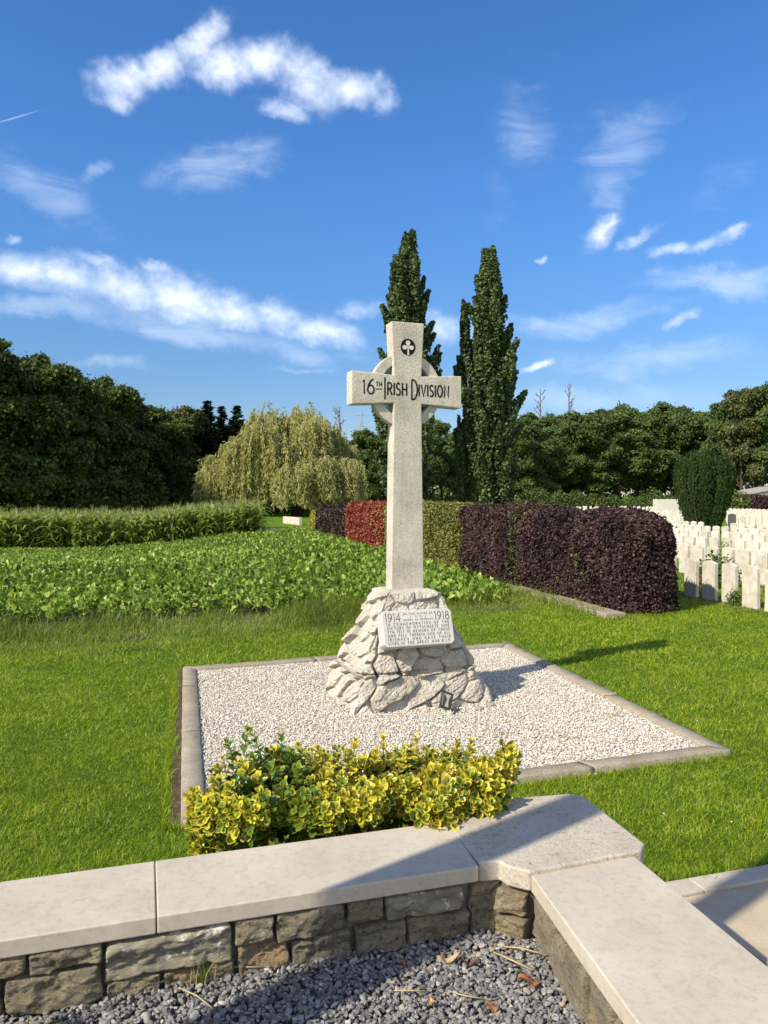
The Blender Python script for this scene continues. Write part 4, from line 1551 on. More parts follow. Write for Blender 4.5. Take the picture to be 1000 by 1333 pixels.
# longer tufts left uncut along kerb, wall and path
E_ = []
def along(a, b, n, sp):
    t = rng.random(n)
    p = np.array(a)[None] + (np.array(b) - np.array(a))[None] * t[:, None]
    return p + rng.normal(0, sp, (n, 2))
E_.append(along(FL + ln * .08, NL + ln * .10, 1300, .022))
E_.append(along(NL + ln * .12 - ld * .0, NL - ld * .06 + np.array([.35, .1]), 300, .03))
E_.append(along(FL + np.array([0, .04]), FR + np.array([0, .04]), 700, .02))
E_.append(along(FR + np.array([.05, 0]), NR + np.array([.05, 0]), 700, .02))
E_.append(along(NR + np.array([0, -.04]), NL + np.array([.4, -.04]), 700, .022))
E_.append(along(wp(-2.2, .42), wp(1.4, .42), 900, .03))
E_.append(along(p0 + pd * -.2 + pn * .16, p0 + pd * 2 + pn * .16, 700, .025))
P = np.vstack(E_)
V, F, A = blades(np.c_[P, np.zeros(len(P))], rng.uniform(.04, .10, len(P)), rng.uniform(.003, .006, len(P)), rng.uniform(.3, 1.0, len(P)), np.clip(rng.normal(.5, .2, len(P)), 0, 1), 2)
tag(build('edge_grass', V, F, M_GRASS, attrs={'tint': A}), kind='stuff', label='longer grass along the kerb and path edges')
# clover and daisies in the lawn
n = 420
P = lawn_pts(4, 14, 5)
P = P[fbm(np.c_[P, np.zeros(len(P))], .8, 2, 88) > .02]
X, Y, Z = frames(rvec(len(P)), rvec(len(P)) * .3 + np.array([0, 0, 1]))
Dv = np.array([[math.cos(t), math.sin(t), .1] for t in np.linspace(0, 2 * math.pi, 8)[:-1]])
V, F = scatter(Dv, [np.arange(7)[None]], np.c_[P, rng.uniform(.035, .055, len(P))], np.tile([1., 0, 0], (len(P), 1)), np.tile([0, 1., 0], (len(P), 1)), np.tile([0, 0, 1.], (len(P), 1)), rng.uniform(.004, .008, len(P)))
tag(build('lawn_daisies', V, F, plain('daisy_white', (.75, .74, .7), .7)), kind='stuff', label='tiny white daisies dotted over the lawn')

# ------------------------------------------------------------------ uncut grass strip between lawn and beet field
front = np.array([(-9, 7.6), (-4.75, 9.35), (-2.7, 10.6), (-.9, 11.45), (1.0, 12.7), (2.6, 13.6), (4.0, 14.35)])
def curve_pt(t):
    d = np.r_[0, np.cumsum(np.linalg.norm(np.diff(front, axis=0), axis=1))]
    return np.stack([np.interp(t * d[-1], d, front[:, i]) for i in (0, 1)], 1)
n = 42000
t = rng.random(n)
c0 = curve_pt(t)
dep = rng.random(n) * 2.15
P = c0 + np.array([-.42, .907]) * dep[:, None] + rng.normal(0, .06, (n, 2))
P3 = np.c_[P, np.zeros(n)]
pt = fbm(P3, .9, 3, 21)
h = (.05 + .20 * smooth(dep, .3, 1.8)) * rng.uniform(.45, 1.25, n) * np.clip(1 + 1.3 * pt, .35, 2)
h *= np.where(P[:, 0] > 1.5, .8, 1)
V, F, A = blades(P3, h, rng.uniform(.004, .011, n), rng.uniform(.2, 1.1, n), np.clip(rng.normal(.5, .22, n) - .5 * pt, 0, .95), 3)
tag(build('uncut_grass', V, F, M_LONG, attrs={'tint': A}), kind='stuff', label='strip of long uncut grass between the lawn and the beet field')
# seed heads and grey weeds in the strip
n = 1300
t = rng.random(n)
c0 = curve_pt(t)
P = c0 + np.array([-.42, .907]) * rng.uniform(.9, 2.1, n)[:, None]
sel = fbm(np.c_[P, np.zeros(n)], .8, 3, 33) > .02
P = P[sel]
V, F, A = blades(np.c_[P, np.zeros(len(P))], rng.uniform(.18, .50, len(P)), rng.uniform(.005, .010, len(P)), rng.uniform(.2, .9, len(P)), rng.uniform(.15, .9, len(P)), 3)
tag(build('grass_seed_heads', V, F, M_LONG, attrs={'tint': A}), kind='stuff', label='dry seed stalks standing in the uncut grass')

# ------------------------------------------------------------------ beet field
def beet_leaf():
    V = []
    for i, (t, w) in enumerate(((0, .07), (.35, .07), (.5, .32), (.72, .42), (.9, .26), (1, .04))):
        zz = .75 * t - .55 * t * t
        for j in (-1, 0, 1):
            V.append((j * w * .5, t * (1 - .12 * t), zz + (.06 if j else 0) * (1 if i % 2 else -.3)))
    F = [[i * 3 + j, i * 3 + j + 1, (i + 1) * 3 + j + 1, (i + 1) * 3 + j] for i in range(5) for j in range(2)]
    return np.array(V), [np.array(F)]
BLV, BLF = beet_leaf()
beet_poly = [(-16, 9.3), (-6.2, 10.15), (-2.7, 11.85), (.2, 13.1), (2.4, 14.3), (2.6, 15.5), (1.0, 22.0), (-2.7, 36.0), (-4.9, 43.5), (-6.0, 39.6), (-19.5, 37.9), (-36, 33.9), (-36, 17.5)]
rows = []
e1 = np.array([-.29, .957])
e2 = np.array([.957, .29])
for u in np.arange(-30, 14, .40):
    v = np.arange(4, 55, .17)
    p = np.array([0, 10]) + e2 * u + e1[None] * (v[:, None] + rng.uniform(-.05, .05, (len(v), 1))) + rng.normal(0, .04, (len(v), 2))
    rows.append(p)
Pb = np.vstack(rows)
Pb = Pb[in_poly(Pb, beet_poly) & (np.abs(Pb[:, 0]) < .58 * Pb[:, 1] + 1.5)]
print('beets', len(Pb))
nl = 12
far_ = Pb[:, 1] > 28
PP = np.repeat(Pb, nl, 0)
N_ = len(PP)
aa = rng.uniform(0, 2 * math.pi, N_)
pit = rng.uniform(.0, 1.4, N_)
Y = np.stack([np.cos(aa) * np.cos(pit), np.sin(aa) * np.cos(pit), np.sin(pit)], 1)
hf = np.repeat(1 + .55 * fbm(np.c_[Pb, np.zeros(len(Pb))], .5, 3, 50), nl)
X, Y, Z = frames(Y, np.tile([0, 0, 1.0], (N_, 1)) + rng.normal(0, .55, (N_, 3)))
PG = G(PP[:, 0], PP[:, 1])
V, F = scatter(BLV, BLF, np.c_[PP + rng.normal(0, .05, PP.shape), PG + rng.uniform(.0, .20, N_)], X, Y, Z, np.stack([rng.uniform(.11, .25, N_), rng.uniform(.16, .31, N_) * hf, rng.uniform(.2, .5, N_)], 1))
tint = np.where(rng.random(N_) < .012, 1.0, np.clip(rng.normal(.45, .24, N_) + np.repeat(.3 * fbm(np.c_[Pb, np.zeros(len(Pb))], .3, 3, 51), nl), 0, .95))
tag(build('beet_crop', V, F, M_BEET, None, True, {'tint': np.repeat(tint, len(BLV))}), kind='stuff', label='field of leafy green sugar beet behind the cross')

# ------------------------------------------------------------------ maize
def maize(seed):
    r = np.random.default_rng(seed)
    m = MB()
    H = 1.0
    m.tube([(0, 0, 0), (.01, 0, .5), (0, .008, .93)], [.011, .009, .004], 5, .3, False)
    a0 = r.uniform(0, 2 * math.pi)
    for i in range(10):
        z = .12 + .075 * i
        a = a0 + (i % 2) * math.pi + r.uniform(-.5, .5)
        L = (.46 - .02 * abs(i - 5)) * r.uniform(.8, 1.15)
        up = r.uniform(1.0, 1.5)
        d = np.array([math.cos(a), math.sin(a), 0])
        s = np.array([-math.sin(a), math.cos(a), 0])
        V = []
        for q in range(6):
            t = q / 5
            c = np.array([0, 0, z]) + d * L * (t * .72 + .12 * t * t) + np.array([0, 0, 1]) * L * (up * t - (1.05 + .25 * r.random()) * t * t)
            w = .031 * (1 - t ** 2.2) + .002
            V += [c - s * w + np.array([0, 0, .008]), c, c + s * w + np.array([0, 0, .008])]
        F = [[k_ * 3 + j, k_ * 3 + j + 1, k_ * 3 + j + 4, k_ * 3 + j + 3] for k_ in range(5) for j in (0, 1)]
        m.add(V, np.array(F), float(np.clip(r.normal(.40 + .035 * i, .16), 0, .84)))
    for i in range(3):
        a = r.uniform(0, 2 * math.pi)
        tip = np.array([math.cos(a) * .05, math.sin(a) * .05, 1.03 + .05 * r.random()]) if i else np.array([0, 0, 1.09])
        m.tube([(0, .008, .92), (np.array([0, .008, .92]) + tip) / 2 + np.array([0, 0, .02]), tip], [.003, .0032, .002], 3, .86, False)
    return np.vstack(m.v), [np.vstack(x) for x in m.f.values()], np.concatenate(m.a)
MZ = [maize(s) for s in range(6)]
ce = np.array(CORN_EDGE, float)
Pm = []
for a, b in zip(ce[:-1], ce[1:]):
    L = np.linalg.norm(b - a)
    u = (b - a) / L
    nn = np.array([-u[1], u[0]])
    for rr_ in range(9):
        s = np.arange(0, L, .19)
        p = a + u * s[:, None] + nn * (.3 + rr_ * .72) + rng.normal(0, .05, (len(s), 2))
        Pm.append(p)
# right-hand end of the crop
Pm = np.vstack(Pm)
endl = lambda p: (p[:, 0] < -6.2 - .27 * (p[:, 1] - 40))
Pm = Pm[endl(Pm) & (np.abs(Pm[:, 0]) < .56 * Pm[:, 1] + 3)]
print('maize', len(Pm))
VV, FF, AA, off = [], [], [], 0
hm = (2.2 - .30 * smooth(Pm[:, 0], -20, -6.5)) * (1 + .12 * fbm(np.c_[Pm, np.zeros(len(Pm))], .45, 3, 61)) * rng.uniform(.94, 1.05, len(Pm))
pk = rng.integers(0, 6, len(Pm))
for q in range(6):
    m_ = pk == q
    tv, tf, ta = MZ[q]
    a = rng.uniform(0, 2 * math.pi, m_.sum())
    X = np.stack([np.cos(a), np.sin(a), 0 * a], 1)
    Y = np.stack([-np.sin(a), np.cos(a), 0 * a], 1)
    Z = np.tile([0, 0, 1.0], (len(a), 1)) + rng.normal(0, .03, (len(a), 3))
    sz = np.stack([hm[m_] * 1.2, hm[m_] * 1.2, hm[m_] / 1.06], 1)
    V, F = scatter(tv, tf, np.c_[Pm[m_], G(Pm[m_, 0], Pm[m_, 1])], X, Y, Z, sz)
    VV.append(V)
    FF += [f + off for f in F]
    AA.append(np.tile(ta, len(a)) + np.repeat(rng.normal(0, .03, len(a)), len(ta)))
    off += len(V)
tag(build('maize_crop', np.vstack(VV), FF, M_CORN, attrs={'tint': np.clip(np.concatenate(AA), 0, 1)}), kind='stuff', label='tall green maize with tan tassels standing behind the beet')

# ------------------------------------------------------------------ hedges
M_HPUR = leaf_mat('purple_beech_leaf', [(0, (.015, .010, .011)), (.5, (.048, .028, .029)), (.85, (.095, .052, .050)), (1, (.15, .075, .055))], .14, .55, .28)
M_HPUR2 = leaf_mat('brown_purple_leaf', [(0, (.016, .011, .009)), (.5, (.036, .024, .019)), (1, (.06, .04, .025))], .12, .5, .4)
M_HRED = leaf_mat('red_leaf', [(0, (.10, .016, .012)), (.5, (.26, .045, .03)), (.75, (.34, .09, .05)), (.9, (.26, .17, .06)), (1, (.12, .16, .03))], .2, .45, .4)
M_HVAR = leaf_mat('olive_variegated_leaf', [(0, (.06, .08, .015)), (.4, (.14, .15, .03)), (.75, (.26, .24, .06)), (1, (.40, .34, .10))], .2, .5, .4)
M_HYEL = leaf_mat('yellow_hedge_leaf', [(0, (.14, .15, .02)), (.6, (.33, .30, .03)), (1, (.48, .42, .06))], .2, .5, .4)
M_HGRN = leaf_mat('green_hedge_leaf', [(0, (.03, .06, .01)), (.6, (.08, .14, .02)), (1, (.16, .22, .04))], .25, .45, .4)
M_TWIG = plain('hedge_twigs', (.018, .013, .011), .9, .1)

def hedge(name, label, p0_, p1_, w, h, mat, leaf, dens, round0=0, round1=0, streak=None, lift=0.0, group=None, h1=None, rr0=.28):
    """clipped hedge with its near face from p0_ to p1_, w deep to the right"""
    a, b = np.array(p0_), np.array(p1_)
    L = np.linalg.norm(b - a)
    u = (b - a) / L
    nn = np.array([u[1], -u[0]])
    if nn[0] < 0:
        nn = -nn
    t = thing(name, label, 'hedge', (*((a + b) / 2 + nn * w / 2), 0), 0, group)
    # surface samples: front, top, back, ends on a rounded section
    area = L * (2 * h + w) + 2 * w * h
    n = int(area * dens)
    s = rng.uniform(0, 1, n)
    q = rng.uniform(0, 2 * h + w, n)
    fr, tp = q < h, (q >= h) & (q < h + w)
    x = np.where(fr, 0, np.where(tp, q - h, w))
    z = np.where(fr, q, np.where(tp, h, q - h - w))
    nrm = np.stack([np.where(fr, -1, np.where(tp, 0, 1)), np.zeros(n), np.where(tp, 1, 0)], 1)
    ss = s * L
    # ends
    ne = int(2 * w * h * dens)
    ez, ex, es_ = rng.uniform(0, h, ne), rng.uniform(0, w, ne), np.where(rng.random(ne) < .5, 0, L)
    x, z, ss = np.r_[x, ex], np.r_[z, ez], np.r_[ss, es_]
    nrm = np.vstack([nrm, np.stack([0 * ex, np.where(es_ == 0, -1, 1), 0 * ex], 1)])
    # rounding: pull in corners
    def rnd(x, z, ss):
        cx_ = np.clip(x, rr0, w - rr0)
        cz_ = np.minimum(z, h - rr0)
        r0_, r1_ = max(round0, .12), max(round1, .12)
        cs_ = np.clip(ss, r0_, L - r1_)
        return cx_, cz_, cs_
    cx_, cz_, cs_ = rnd(x, z, ss)
    rs = np.where(ss < cs_, max(round0, .12), max(round1, .12))
    d = np.stack([(x - cx_) / rr0, (ss - cs_) / rs, (z - cz_) / rr0], 1)
    ln_ = np.linalg.norm(d, axis=1)
    mx = np.abs(d).max(1)
    f = np.where(ln_ > 1e-6, mx / np.maximum(ln_, 1e-6), 1)
    x, ss, z = cx_ + (x - cx_) * f, cs_ + (ss - cs_) * f, cz_ + (z - cz_) * f
    nrm = np.where((ln_ > .5)[:, None], d / np.maximum(ln_, 1e-6)[:, None], nrm)
    if h1 is not None:
        z = z * (1 + (h1 / h - 1) * ss / L)
    P3 = np.c_[a[None] + u * ss[:, None] + nn * x[:, None], z + lift]
    N3 = nrm[:, :1] * np.r_[nn, 0] + nrm[:, 1:2] * np.r_[u, 0] + nrm[:, 2:] * np.array([0, 0, 1.0])
    bump_ = fbm(P3, .9, 2, 73) * .12 + fbm(P3, 1.9, 3, 71) * .12 + fbm(P3, 5, 2, 72) * .08
    P3 = P3 + N3 * (bump_ - rng.random(len(P3)) ** 2 * .16 + (rng.random(len(P3)) < .03) * rng.uniform(0, .09, len(P3)))[:, None]
    k_ = P3[:, 2] > .03
    P3, N3, ss = P3[k_], N3[k_], ss[k_]
    n = len(P3)
    Y = N3 * .5 + rvec(n) + np.array([0, 0, -.15])
    X, Y, Z = frames(Y, N3 * 1.1 + rvec(n) * .9 + np.array([0, 0, .5]))
    sz = leaf * rng.uniform(.65, 1.25, n)
    tint = np.clip(rng.normal(.5, .22, n) + .5 * fbm(P3, 1.3, 3, 75), 0, .99)
    V, F = scatter(LEAF_V, LEAF_F, P3, X, Y, Z, sz)
    F = F[0]
    sel = np.zeros(n, bool)
    if streak:
        for (s0_, z0_, rs_, rz_) in streak:
            sel |= (((ss - s0_) / rs_) ** 2 + ((P3[:, 2] - z0_) / rz_) ** 2 < 1) & (rng.random(n) < .2)
    fsel = np.repeat(sel, 2)
    build('foliage', V, F[~fsel], mat, t, attrs={'tint': np.repeat(tint, 6)}, world=True)
    if sel.any():
        build('green_shoots', V, F[fsel], M_HGRN, t, attrs={'tint': np.repeat(rng.uniform(.3, 1, n), 6)}, world=True)
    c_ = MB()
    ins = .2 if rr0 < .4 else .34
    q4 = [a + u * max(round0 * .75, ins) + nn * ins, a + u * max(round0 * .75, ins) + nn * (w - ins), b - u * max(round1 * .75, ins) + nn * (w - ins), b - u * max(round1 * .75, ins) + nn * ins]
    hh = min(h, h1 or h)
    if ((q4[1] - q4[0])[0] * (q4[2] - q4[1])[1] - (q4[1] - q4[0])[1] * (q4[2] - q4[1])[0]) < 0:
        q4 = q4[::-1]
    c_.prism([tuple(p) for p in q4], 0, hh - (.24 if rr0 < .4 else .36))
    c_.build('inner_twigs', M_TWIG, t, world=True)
    return t
def hl(t, off_=0.0):
    a, b, c = (np.array(p) for p in HEDGE_LINE)
    p = a + (b - a) * t if t <= 1 else b + (c - b) * (t - 1)
    u = (b - a) if t <= 1 else (c - b)
    u = u / np.linalg.norm(u)
    return p + np.array([u[1], -u[0]]) * off_
gH = 'hedge sections of different leaf colours along the field edge'
hedge('hedge', 'dark purple hedge section with rounded near end and pale green shoots', hl(-.035), hl(.435), 1.45, 1.80, M_HPUR, .052, 2400, .75, .12,
      [(1.35, 1.42, .10, .14), (1.35, .9, .10, .16), (1.15, .52, .14, .13), (1.9, .5, .16, .08), (4.0, 1.0, .14, 1.0)], group=gH, rr0=.55)
hedge('hedge', 'dark purple hedge section between the rounded purple end and the olive hedge', hl(.435), hl(.815), 1.3, 1.83, M_HPUR, .054, 1900, .12, .12, [(.12, 1.1, .2, .9)], group=gH)
hedge('hedge', 'mottled olive and cream hedge section seen just right of the cross shaft', hl(.815), hl(1.255), 1.3, 1.83, M_HVAR, .06, 1500, .12, .12, group=gH)
hedge('hedge', 'bright red hedge section left of the cross shaft', hl(1.255), hl(1.532), 1.3, 1.80, M_HRED, .09, 650, .15, .15, h1=1.72, group=gH)
hedge('hedge', 'dull brown purple hedge section left of the red one', hl(1.532), hl(1.87), 1.3, 1.68, M_HPUR2, .09, 600, .15, .15, h1=1.45, group=gH)
hedge('hedge', 'short yellow hedge section at the far left end of the hedge row', hl(1.87), hl(1.955), 1.3, 1.22, M_HYEL, .10, 500, .15, .3, group=gH)

# stone edging under the hedge
hk = thing('hedge_edging', 'worn stone edging strip running along the foot of the purple and olive hedge', 'kerb', (*hl(.3), 0))
tt = np.linspace(-.06, 1.2, 15)
for t0, t1 in zip(tt[:-1], tt[1:]):
    a, b, c, d = hl(t0 + .003, -.42), hl(t1 - .003, -.42), hl(t1 - .003, -.02), hl(t0 + .003, -.02)
    z = rng.uniform(.07, .10)
    q4 = [tuple(a), tuple(d), tuple(c), tuple(b)]
    bevel(MB().prism(q4, -.05, z).build('edging_stone', M_KERB, hk, world=True), .015, 2)
# weeds along that edging
n = 2600
t = rng.uniform(-.02, 1.0, n)
P = np.array([hl(x, -.45) for x in t]) + rng.normal(0, .13, (n, 2))
V, F, A = blades(np.c_[P, np.zeros(n)], rng.uniform(.08, .26, n), rng.uniform(.007, .014, n), rng.uniform(.2, .9, n), np.clip(rng.normal(.45, .2, n), 0, .9), 2)
tag(build('edging_weeds', V, F, M_LONG, attrs={'tint': A}), kind='stuff', label='rough grass along the stone edging of the hedge')

lwt = thing('low_white_wall', 'low white wall of two slabs on the grass below the willow, left of the yellow hedge end', 'wall', (-6.75, 56.5, 0), R(-66))
for i_ in range(2):
    bevel(MB().box((-1.02 + 2.04 * i_, 0, .24), (1.98, .22, .56)).build('wall_slab', M_HEAD, lwt), .02)

# ------------------------------------------------------------------ headstones
def headstone_mesh():
    w, th_, h = .19, .04, .813
    n = 11
    R_ = .375
    arcp = [(w - 2 * w * i / n, h - .048 + math.sqrt(R_ ** 2 - (w - 2 * w * i / n) ** 2) - math.sqrt(R_ ** 2 - w ** 2) - .003) for i in range(n + 1)]
    outl = [(-w, -.05), (w, -.05)] + [(x, z) for x, z in arcp]
    V, F = slab(outl, -th_, th_)
    return V, F
HV, HF = headstone_mesh()
gS = 'white war grave headstones standing in rows'
U2 = np.array([.966, .256])                        # across the rows
V2_ = np.array([-.256, .966])                      # along the rows
rot_h = math.atan2(V2_[1], V2_[0]) - math.pi       # faces towards the hedge
protos = []
for nm, mt in (('weathered', M_HEAD), ('clean', M_HEADW)):
    o = build('headstone', HV, HF, mt)
    m_ = o.modifiers.new('bevel', 'BEVEL')
    m_.width = .006
    m_.segments = 1
    m_.limit_method = 'ANGLE'
    dg = bpy.context.evaluated_depsgraph_get()
    me = bpy.data.meshes.new_from_object(o.evaluated_get(dg))
    bpy.data.objects.remove(o)
    protos.append(me)
first = []
specs = []
def px_of(p, z):
    return 500 + 1001 * p[0] / p[1], 645 + (CAM_H - z) * 1001 / p[1]
for r_ in range(16):
    u = 10.27 + 2.92 * r_
    for s_ in np.arange(11.48, 86, .575):
        v = s_ + (.21 * r_) % .55
        p = U2 * u + V2_ * v
        x, y = px_of(p, .81)
        if u > 24 and 30.5 < v < 40 and x > 915:
            continue
        if not (738 < x < 1012):
            continue
        if x < 886 and y > 661 + max(0, x - 842) * 1.45:
            continue
        if x < 886 and x > 870 and y > 740:
            continue
        if 884 < x < 946 and p[1] > 45:
            continue
        if x < 842 and rng.random() < .5:
            continue
        if rng.random() < .05 and r_ > 2:
            continue
        specs.append((p[1], p[0], r_, len(specs)))
specs.sort()
print('headstones', len(specs))
near_lab = {}
cnt = {}
for i, (y, x, r_, _) in enumerate(specs[:300]):
    o = bpy.data.objects.new('headstone', protos[0 if (r_ <= 1 or rng.random() < .3) else 1])
    COL.objects.link(o)
    o.location = (x, y, rng.uniform(-.02, .012))
    o.rotation_euler = (rng.uniform(-.012, .012), rng.uniform(-.012, .012), rot_h + rng.uniform(-.03, .03))
    c_ = cnt.get(r_, 0)
    cnt[r_] = c_ + 1
    if r_ == 0:
        lab = ['weathered headstone nearest the right edge in the front row by the lawn', 'weathered headstone second from the right edge in the front row by the lawn',
               'yellowish headstone in the front row by the lawn, between two weathered ones', 'headstone in hedge shadow at the end of the front row beside the purple hedge'][min(c_, 3)] if c_ < 4 else 'headstone of the front row half hidden behind the purple hedge'
    elif y < 30:
        words = ['nearest', 'second', 'third', 'fourth', 'fifth', 'sixth', 'seventh', 'eighth', 'ninth', 'tenth', 'eleventh', 'twelfth']
        lab = 'white headstone, %s of those seen in the %s row behind the front row' % (words[min(c_, 11)], words[r_ - 1].replace('nearest', 'first'))
    elif x / y > .44:
        lab = 'small distant white headstone in the far rows right of the dark yew'
    elif x / y > .38:
        lab = 'distant white headstone between the purple hedge and the dark yew'
    else:
        lab = 'distant white headstone showing as a pale dot just above the purple hedge'
    tag(o, lab, 'headstone', gS)
if len(specs) > 300:
    V = np.vstack([HV @ np.array([[math.cos(rot_h), math.sin(rot_h), 0], [-math.sin(rot_h), math.cos(rot_h), 0], [0, 0, 1]]) + np.array([x, y, 0]) for y, x, _, _ in specs[300:]])
    F = [np.vstack([f + i * len(HV) for i in range(len(specs) - 300)]) for f in HF]
    tag(build('far_headstones', V, F, M_HEADW), kind='stuff', label='farthest rows of white headstones in the cemetery')
dk = build('headstone', HV * np.array([1.05, 1.6, 1.42]), HF, M_DARKHEAD, loc=(18.2, 40.2, 0))
dk.rotation_euler = (0, 0, rot_h + .9)
tag(dk, 'tall dark grey slab standing on the grass just right of the yew', 'headstone')

# flower border strips at the foot of the rows, and a few border plants
for r_ in range(0, 9):
    u = 10.15 + 2.92 * r_
    a, b = (11.7, 52)
    q = [U2 * (u - .24) + V2_ * a, U2 * (u + .24) + V2_ * a, U2 * (u + .24) + V2_ * b, U2 * (u - .24) + V2_ * b]
    if u > 22.5:
        q[0], q[1] = U2 * (u - .24) + V2_ * 38.3, U2 * (u + .24) + V2_ * 38.3
    tag(build('border_soil', [(*p, .006) for p in q], np.array([[0, 1, 2, 3]]), M_EARTH), kind='structure')

def bush(name, label, x, y, w, h, mat, leaf, n, cat='plant', group=None, z0=0.0):
    t = thing(name, label, cat, (x, y, 0), 0, group)
    d = rvec(n)
    d[:, 2] = np.abs(d[:, 2]) * 1.0
    r = rng.random(n) ** .35
    lump = 1 + .5 * vnoise(d * 1.0 + x, 2.4, int(abs(x) * 10) % 97)
    P = np.array([x, y, z0]) + d * (r * lump)[:, None] * np.array([w / 2, w / 2, h - z0])
    X, Y, Z = frames(d * .6 + rvec(n), d + rvec(n) * .8)
    V, F = scatter(LEAF_V, LEAF_F, P, X, Y, Z, leaf * rng.uniform(.6, 1.3, n))
    build('foliage', V, F, mat, t, attrs={'tint': np.repeat(np.clip(rng.normal(.5, .25, n), 0, 1), 6)}, world=True)
    s = MB()
    for i in range(6):
        a = rng.uniform(0, 6.28)
        s.tube([(x, y, 0), (x + .12 * w * math.cos(a), y + .12 * w * math.sin(a), h * .4), (x + .3 * w * math.cos(a), y + .3 * w * math.sin(a), h * .75)], [.012, .009, .004], 5)
    s.build('stems', M_STEM, t, world=True)
    return t
bush('border_plant', 'round green border plant between the front and second headstone rows', 7.55, 17.6, 1.15, .72, M_HGRN, .07, 1500)
bush('border_plant', 'low green plant between the two rightmost front headstones', 6.72, 14.62, .34, .3, M_HGRN, .05, 350)
bush('border_plant', 'reddish plant in the gap beside the yellowish front headstone', 6.75, 16.6, .5, .42, M_HRED, .04, 260)
bush('border_plant', 'thin dry plant against a white headstone below the yew', 10.25, 23.2, .5, .8, M_HVAR, .05, 260)
bush('border_plant', 'dark green plant at the foot of the second headstone row', 8.95, 18.2, .5, .5, M_HGRN, .06, 420)

# ------------------------------------------------------------------ yew
def irish_yew(x, y, w, h):
    t = thing('yew_tree', 'dark green upright yew broadening to a flat top among the headstones', 'tree', (x, y, 0))
    m = MB()
    m.tube([(0, 0, -.05), (.02, 0, .5), (0, .03, 1.2)], [.28, .24, .18], 10)
    Pn, Yn = [], []
    for i in range(112):
        a = rng.uniform(0, 2 * math.pi)
        r = rng.random() ** .38 if rng.random() < .68 else rng.uniform(0, .65)
        b = np.array([.62 * r * math.cos(a), .62 * r * math.sin(a), .12])
        wr = w / 2 * r
        top = np.array([wr * .90 * math.cos(a), wr * .90 * math.sin(a), h * (1 - .13 * r ** 3) * rng.uniform(.90, 1.02)])
        mid = np.array([wr * 1.10 * math.cos(a), wr * 1.10 * math.sin(a), h * .52])
        tt_ = np.linspace(0, 1, 60)[:, None]
        c = (1 - tt_) ** 2 * b + 2 * tt_ * (1 - tt_) * mid + tt_ ** 2 * top
        if i % 3 == 0:
            m.tube(c[:50:7], np.linspace(.06, .015, len(c[:50:7])), 5)
        for j in range(620):
            q = rng.random() ** .85
            k_ = int(q * 59)
            rad = .215 * (1 - .6 * max(0, q - .8) / .2) * w / 3.1
            o_ = rvec(1)[0]
            o_[2] *= .3
            Pn.append(c[k_] + o_ * rad * rng.uniform(.6, 1.1))
            Yn.append(o_ * .9 + np.array([0, 0, 1.4]))
    Pn, Yn = np.array(Pn), np.array(Yn)
    ok = Pn[:, 2] > .2
    Pn, Yn = Pn[ok], Yn[ok]
    X, Y, Z = frames(Yn, rvec(len(Pn)) + np.c_[Pn[:, :2] * .8, np.zeros(len(Pn))])
    V, F = scatter(LEAF_V * np.array([.7, 1, 1]), LEAF_F, Pn, X, Y, Z, rng.uniform(.07, .15, len(Pn)))
    build('crown', V, F, M_YEW, t, attrs={'tint': np.repeat(np.clip(rng.normal(.5, .2, len(Pn)), 0, 1), 6)})
    m.build('trunk', M_BARK, t, True)
M_YEW = leaf_mat('yew_needle', [(0, (.012, .028, .007)), (.5, (.028, .058, .012)), (1, (.06, .10, .022))], .12, .5, .3)
irish_yew(17.7, 42.6, 3.15, 4.55)

# memorial stone beyond the graves, and far buildings
ms = thing('memorial_stone', 'long low white stone block standing beyond the graves left of the yew', 'memorial', (26.3, 70, 0), R(4))
bevel(MB().box((0, 0, 1.05), (3.3, 1.1, 1.4)).build('block', M_HEADW, ms), .03)
bevel(MB().box((0, 0, .17), (4.0, 1.7, .34)).build('step', M_HEADW, ms), .02)
# ------------------------------------------------------------------ trees
def crown_mesh(clusters, leaf, per, seed, squash=.75, outw=.75):
    """clusters: (x,y,z,r); leaf cards spread over the upper and outer shell of each cluster"""
    r = np.random.default_rng(seed)
    C = np.repeat(np.array(clusters), per, 0)
    n = len(C)
    d = r.normal(size=(n, 3))
    d /= np.linalg.norm(d, axis=1)[:, None]
    d[:, 2] = np.where((d[:, 2] < -.25) & (r.random(n) < .7), -d[:, 2], d[:, 2])
    rad = C[:, 3] * (r.random(n) ** .45) * r.uniform(.75, 1.15, n) * np.where(r.random(n) < .12, 1.3, 1)
    P = C[:, :3] + d * rad[:, None] * np.array([1, 1, squash])
    nrm = d * outw + r.normal(size=(n, 3)) * .55 + np.array([0, 0, .25])
    yy = r.normal(size=(n, 3))
    X, Y, Z = frames(yy, nrm)
    Z2 = nrm / np.linalg.norm(nrm, axis=1)[:, None]
    X = np.cross(Y, Z2)
    X /= np.linalg.norm(X, axis=1)[:, None] + 1e-9
    Y = np.cross(Z2, X)
    V, F = scatter(CLUMP_V, CLUMP_F, P, X, Y, Z2, leaf * r.uniform(.55, 1.3, n))
    ct = np.repeat(r.normal(0, .13, len(clusters)), per)
    tint = np.clip(r.normal(.5, .17, n) + ct, 0, 1)
    return V, F, np.repeat(tint, len(CLUMP_V))

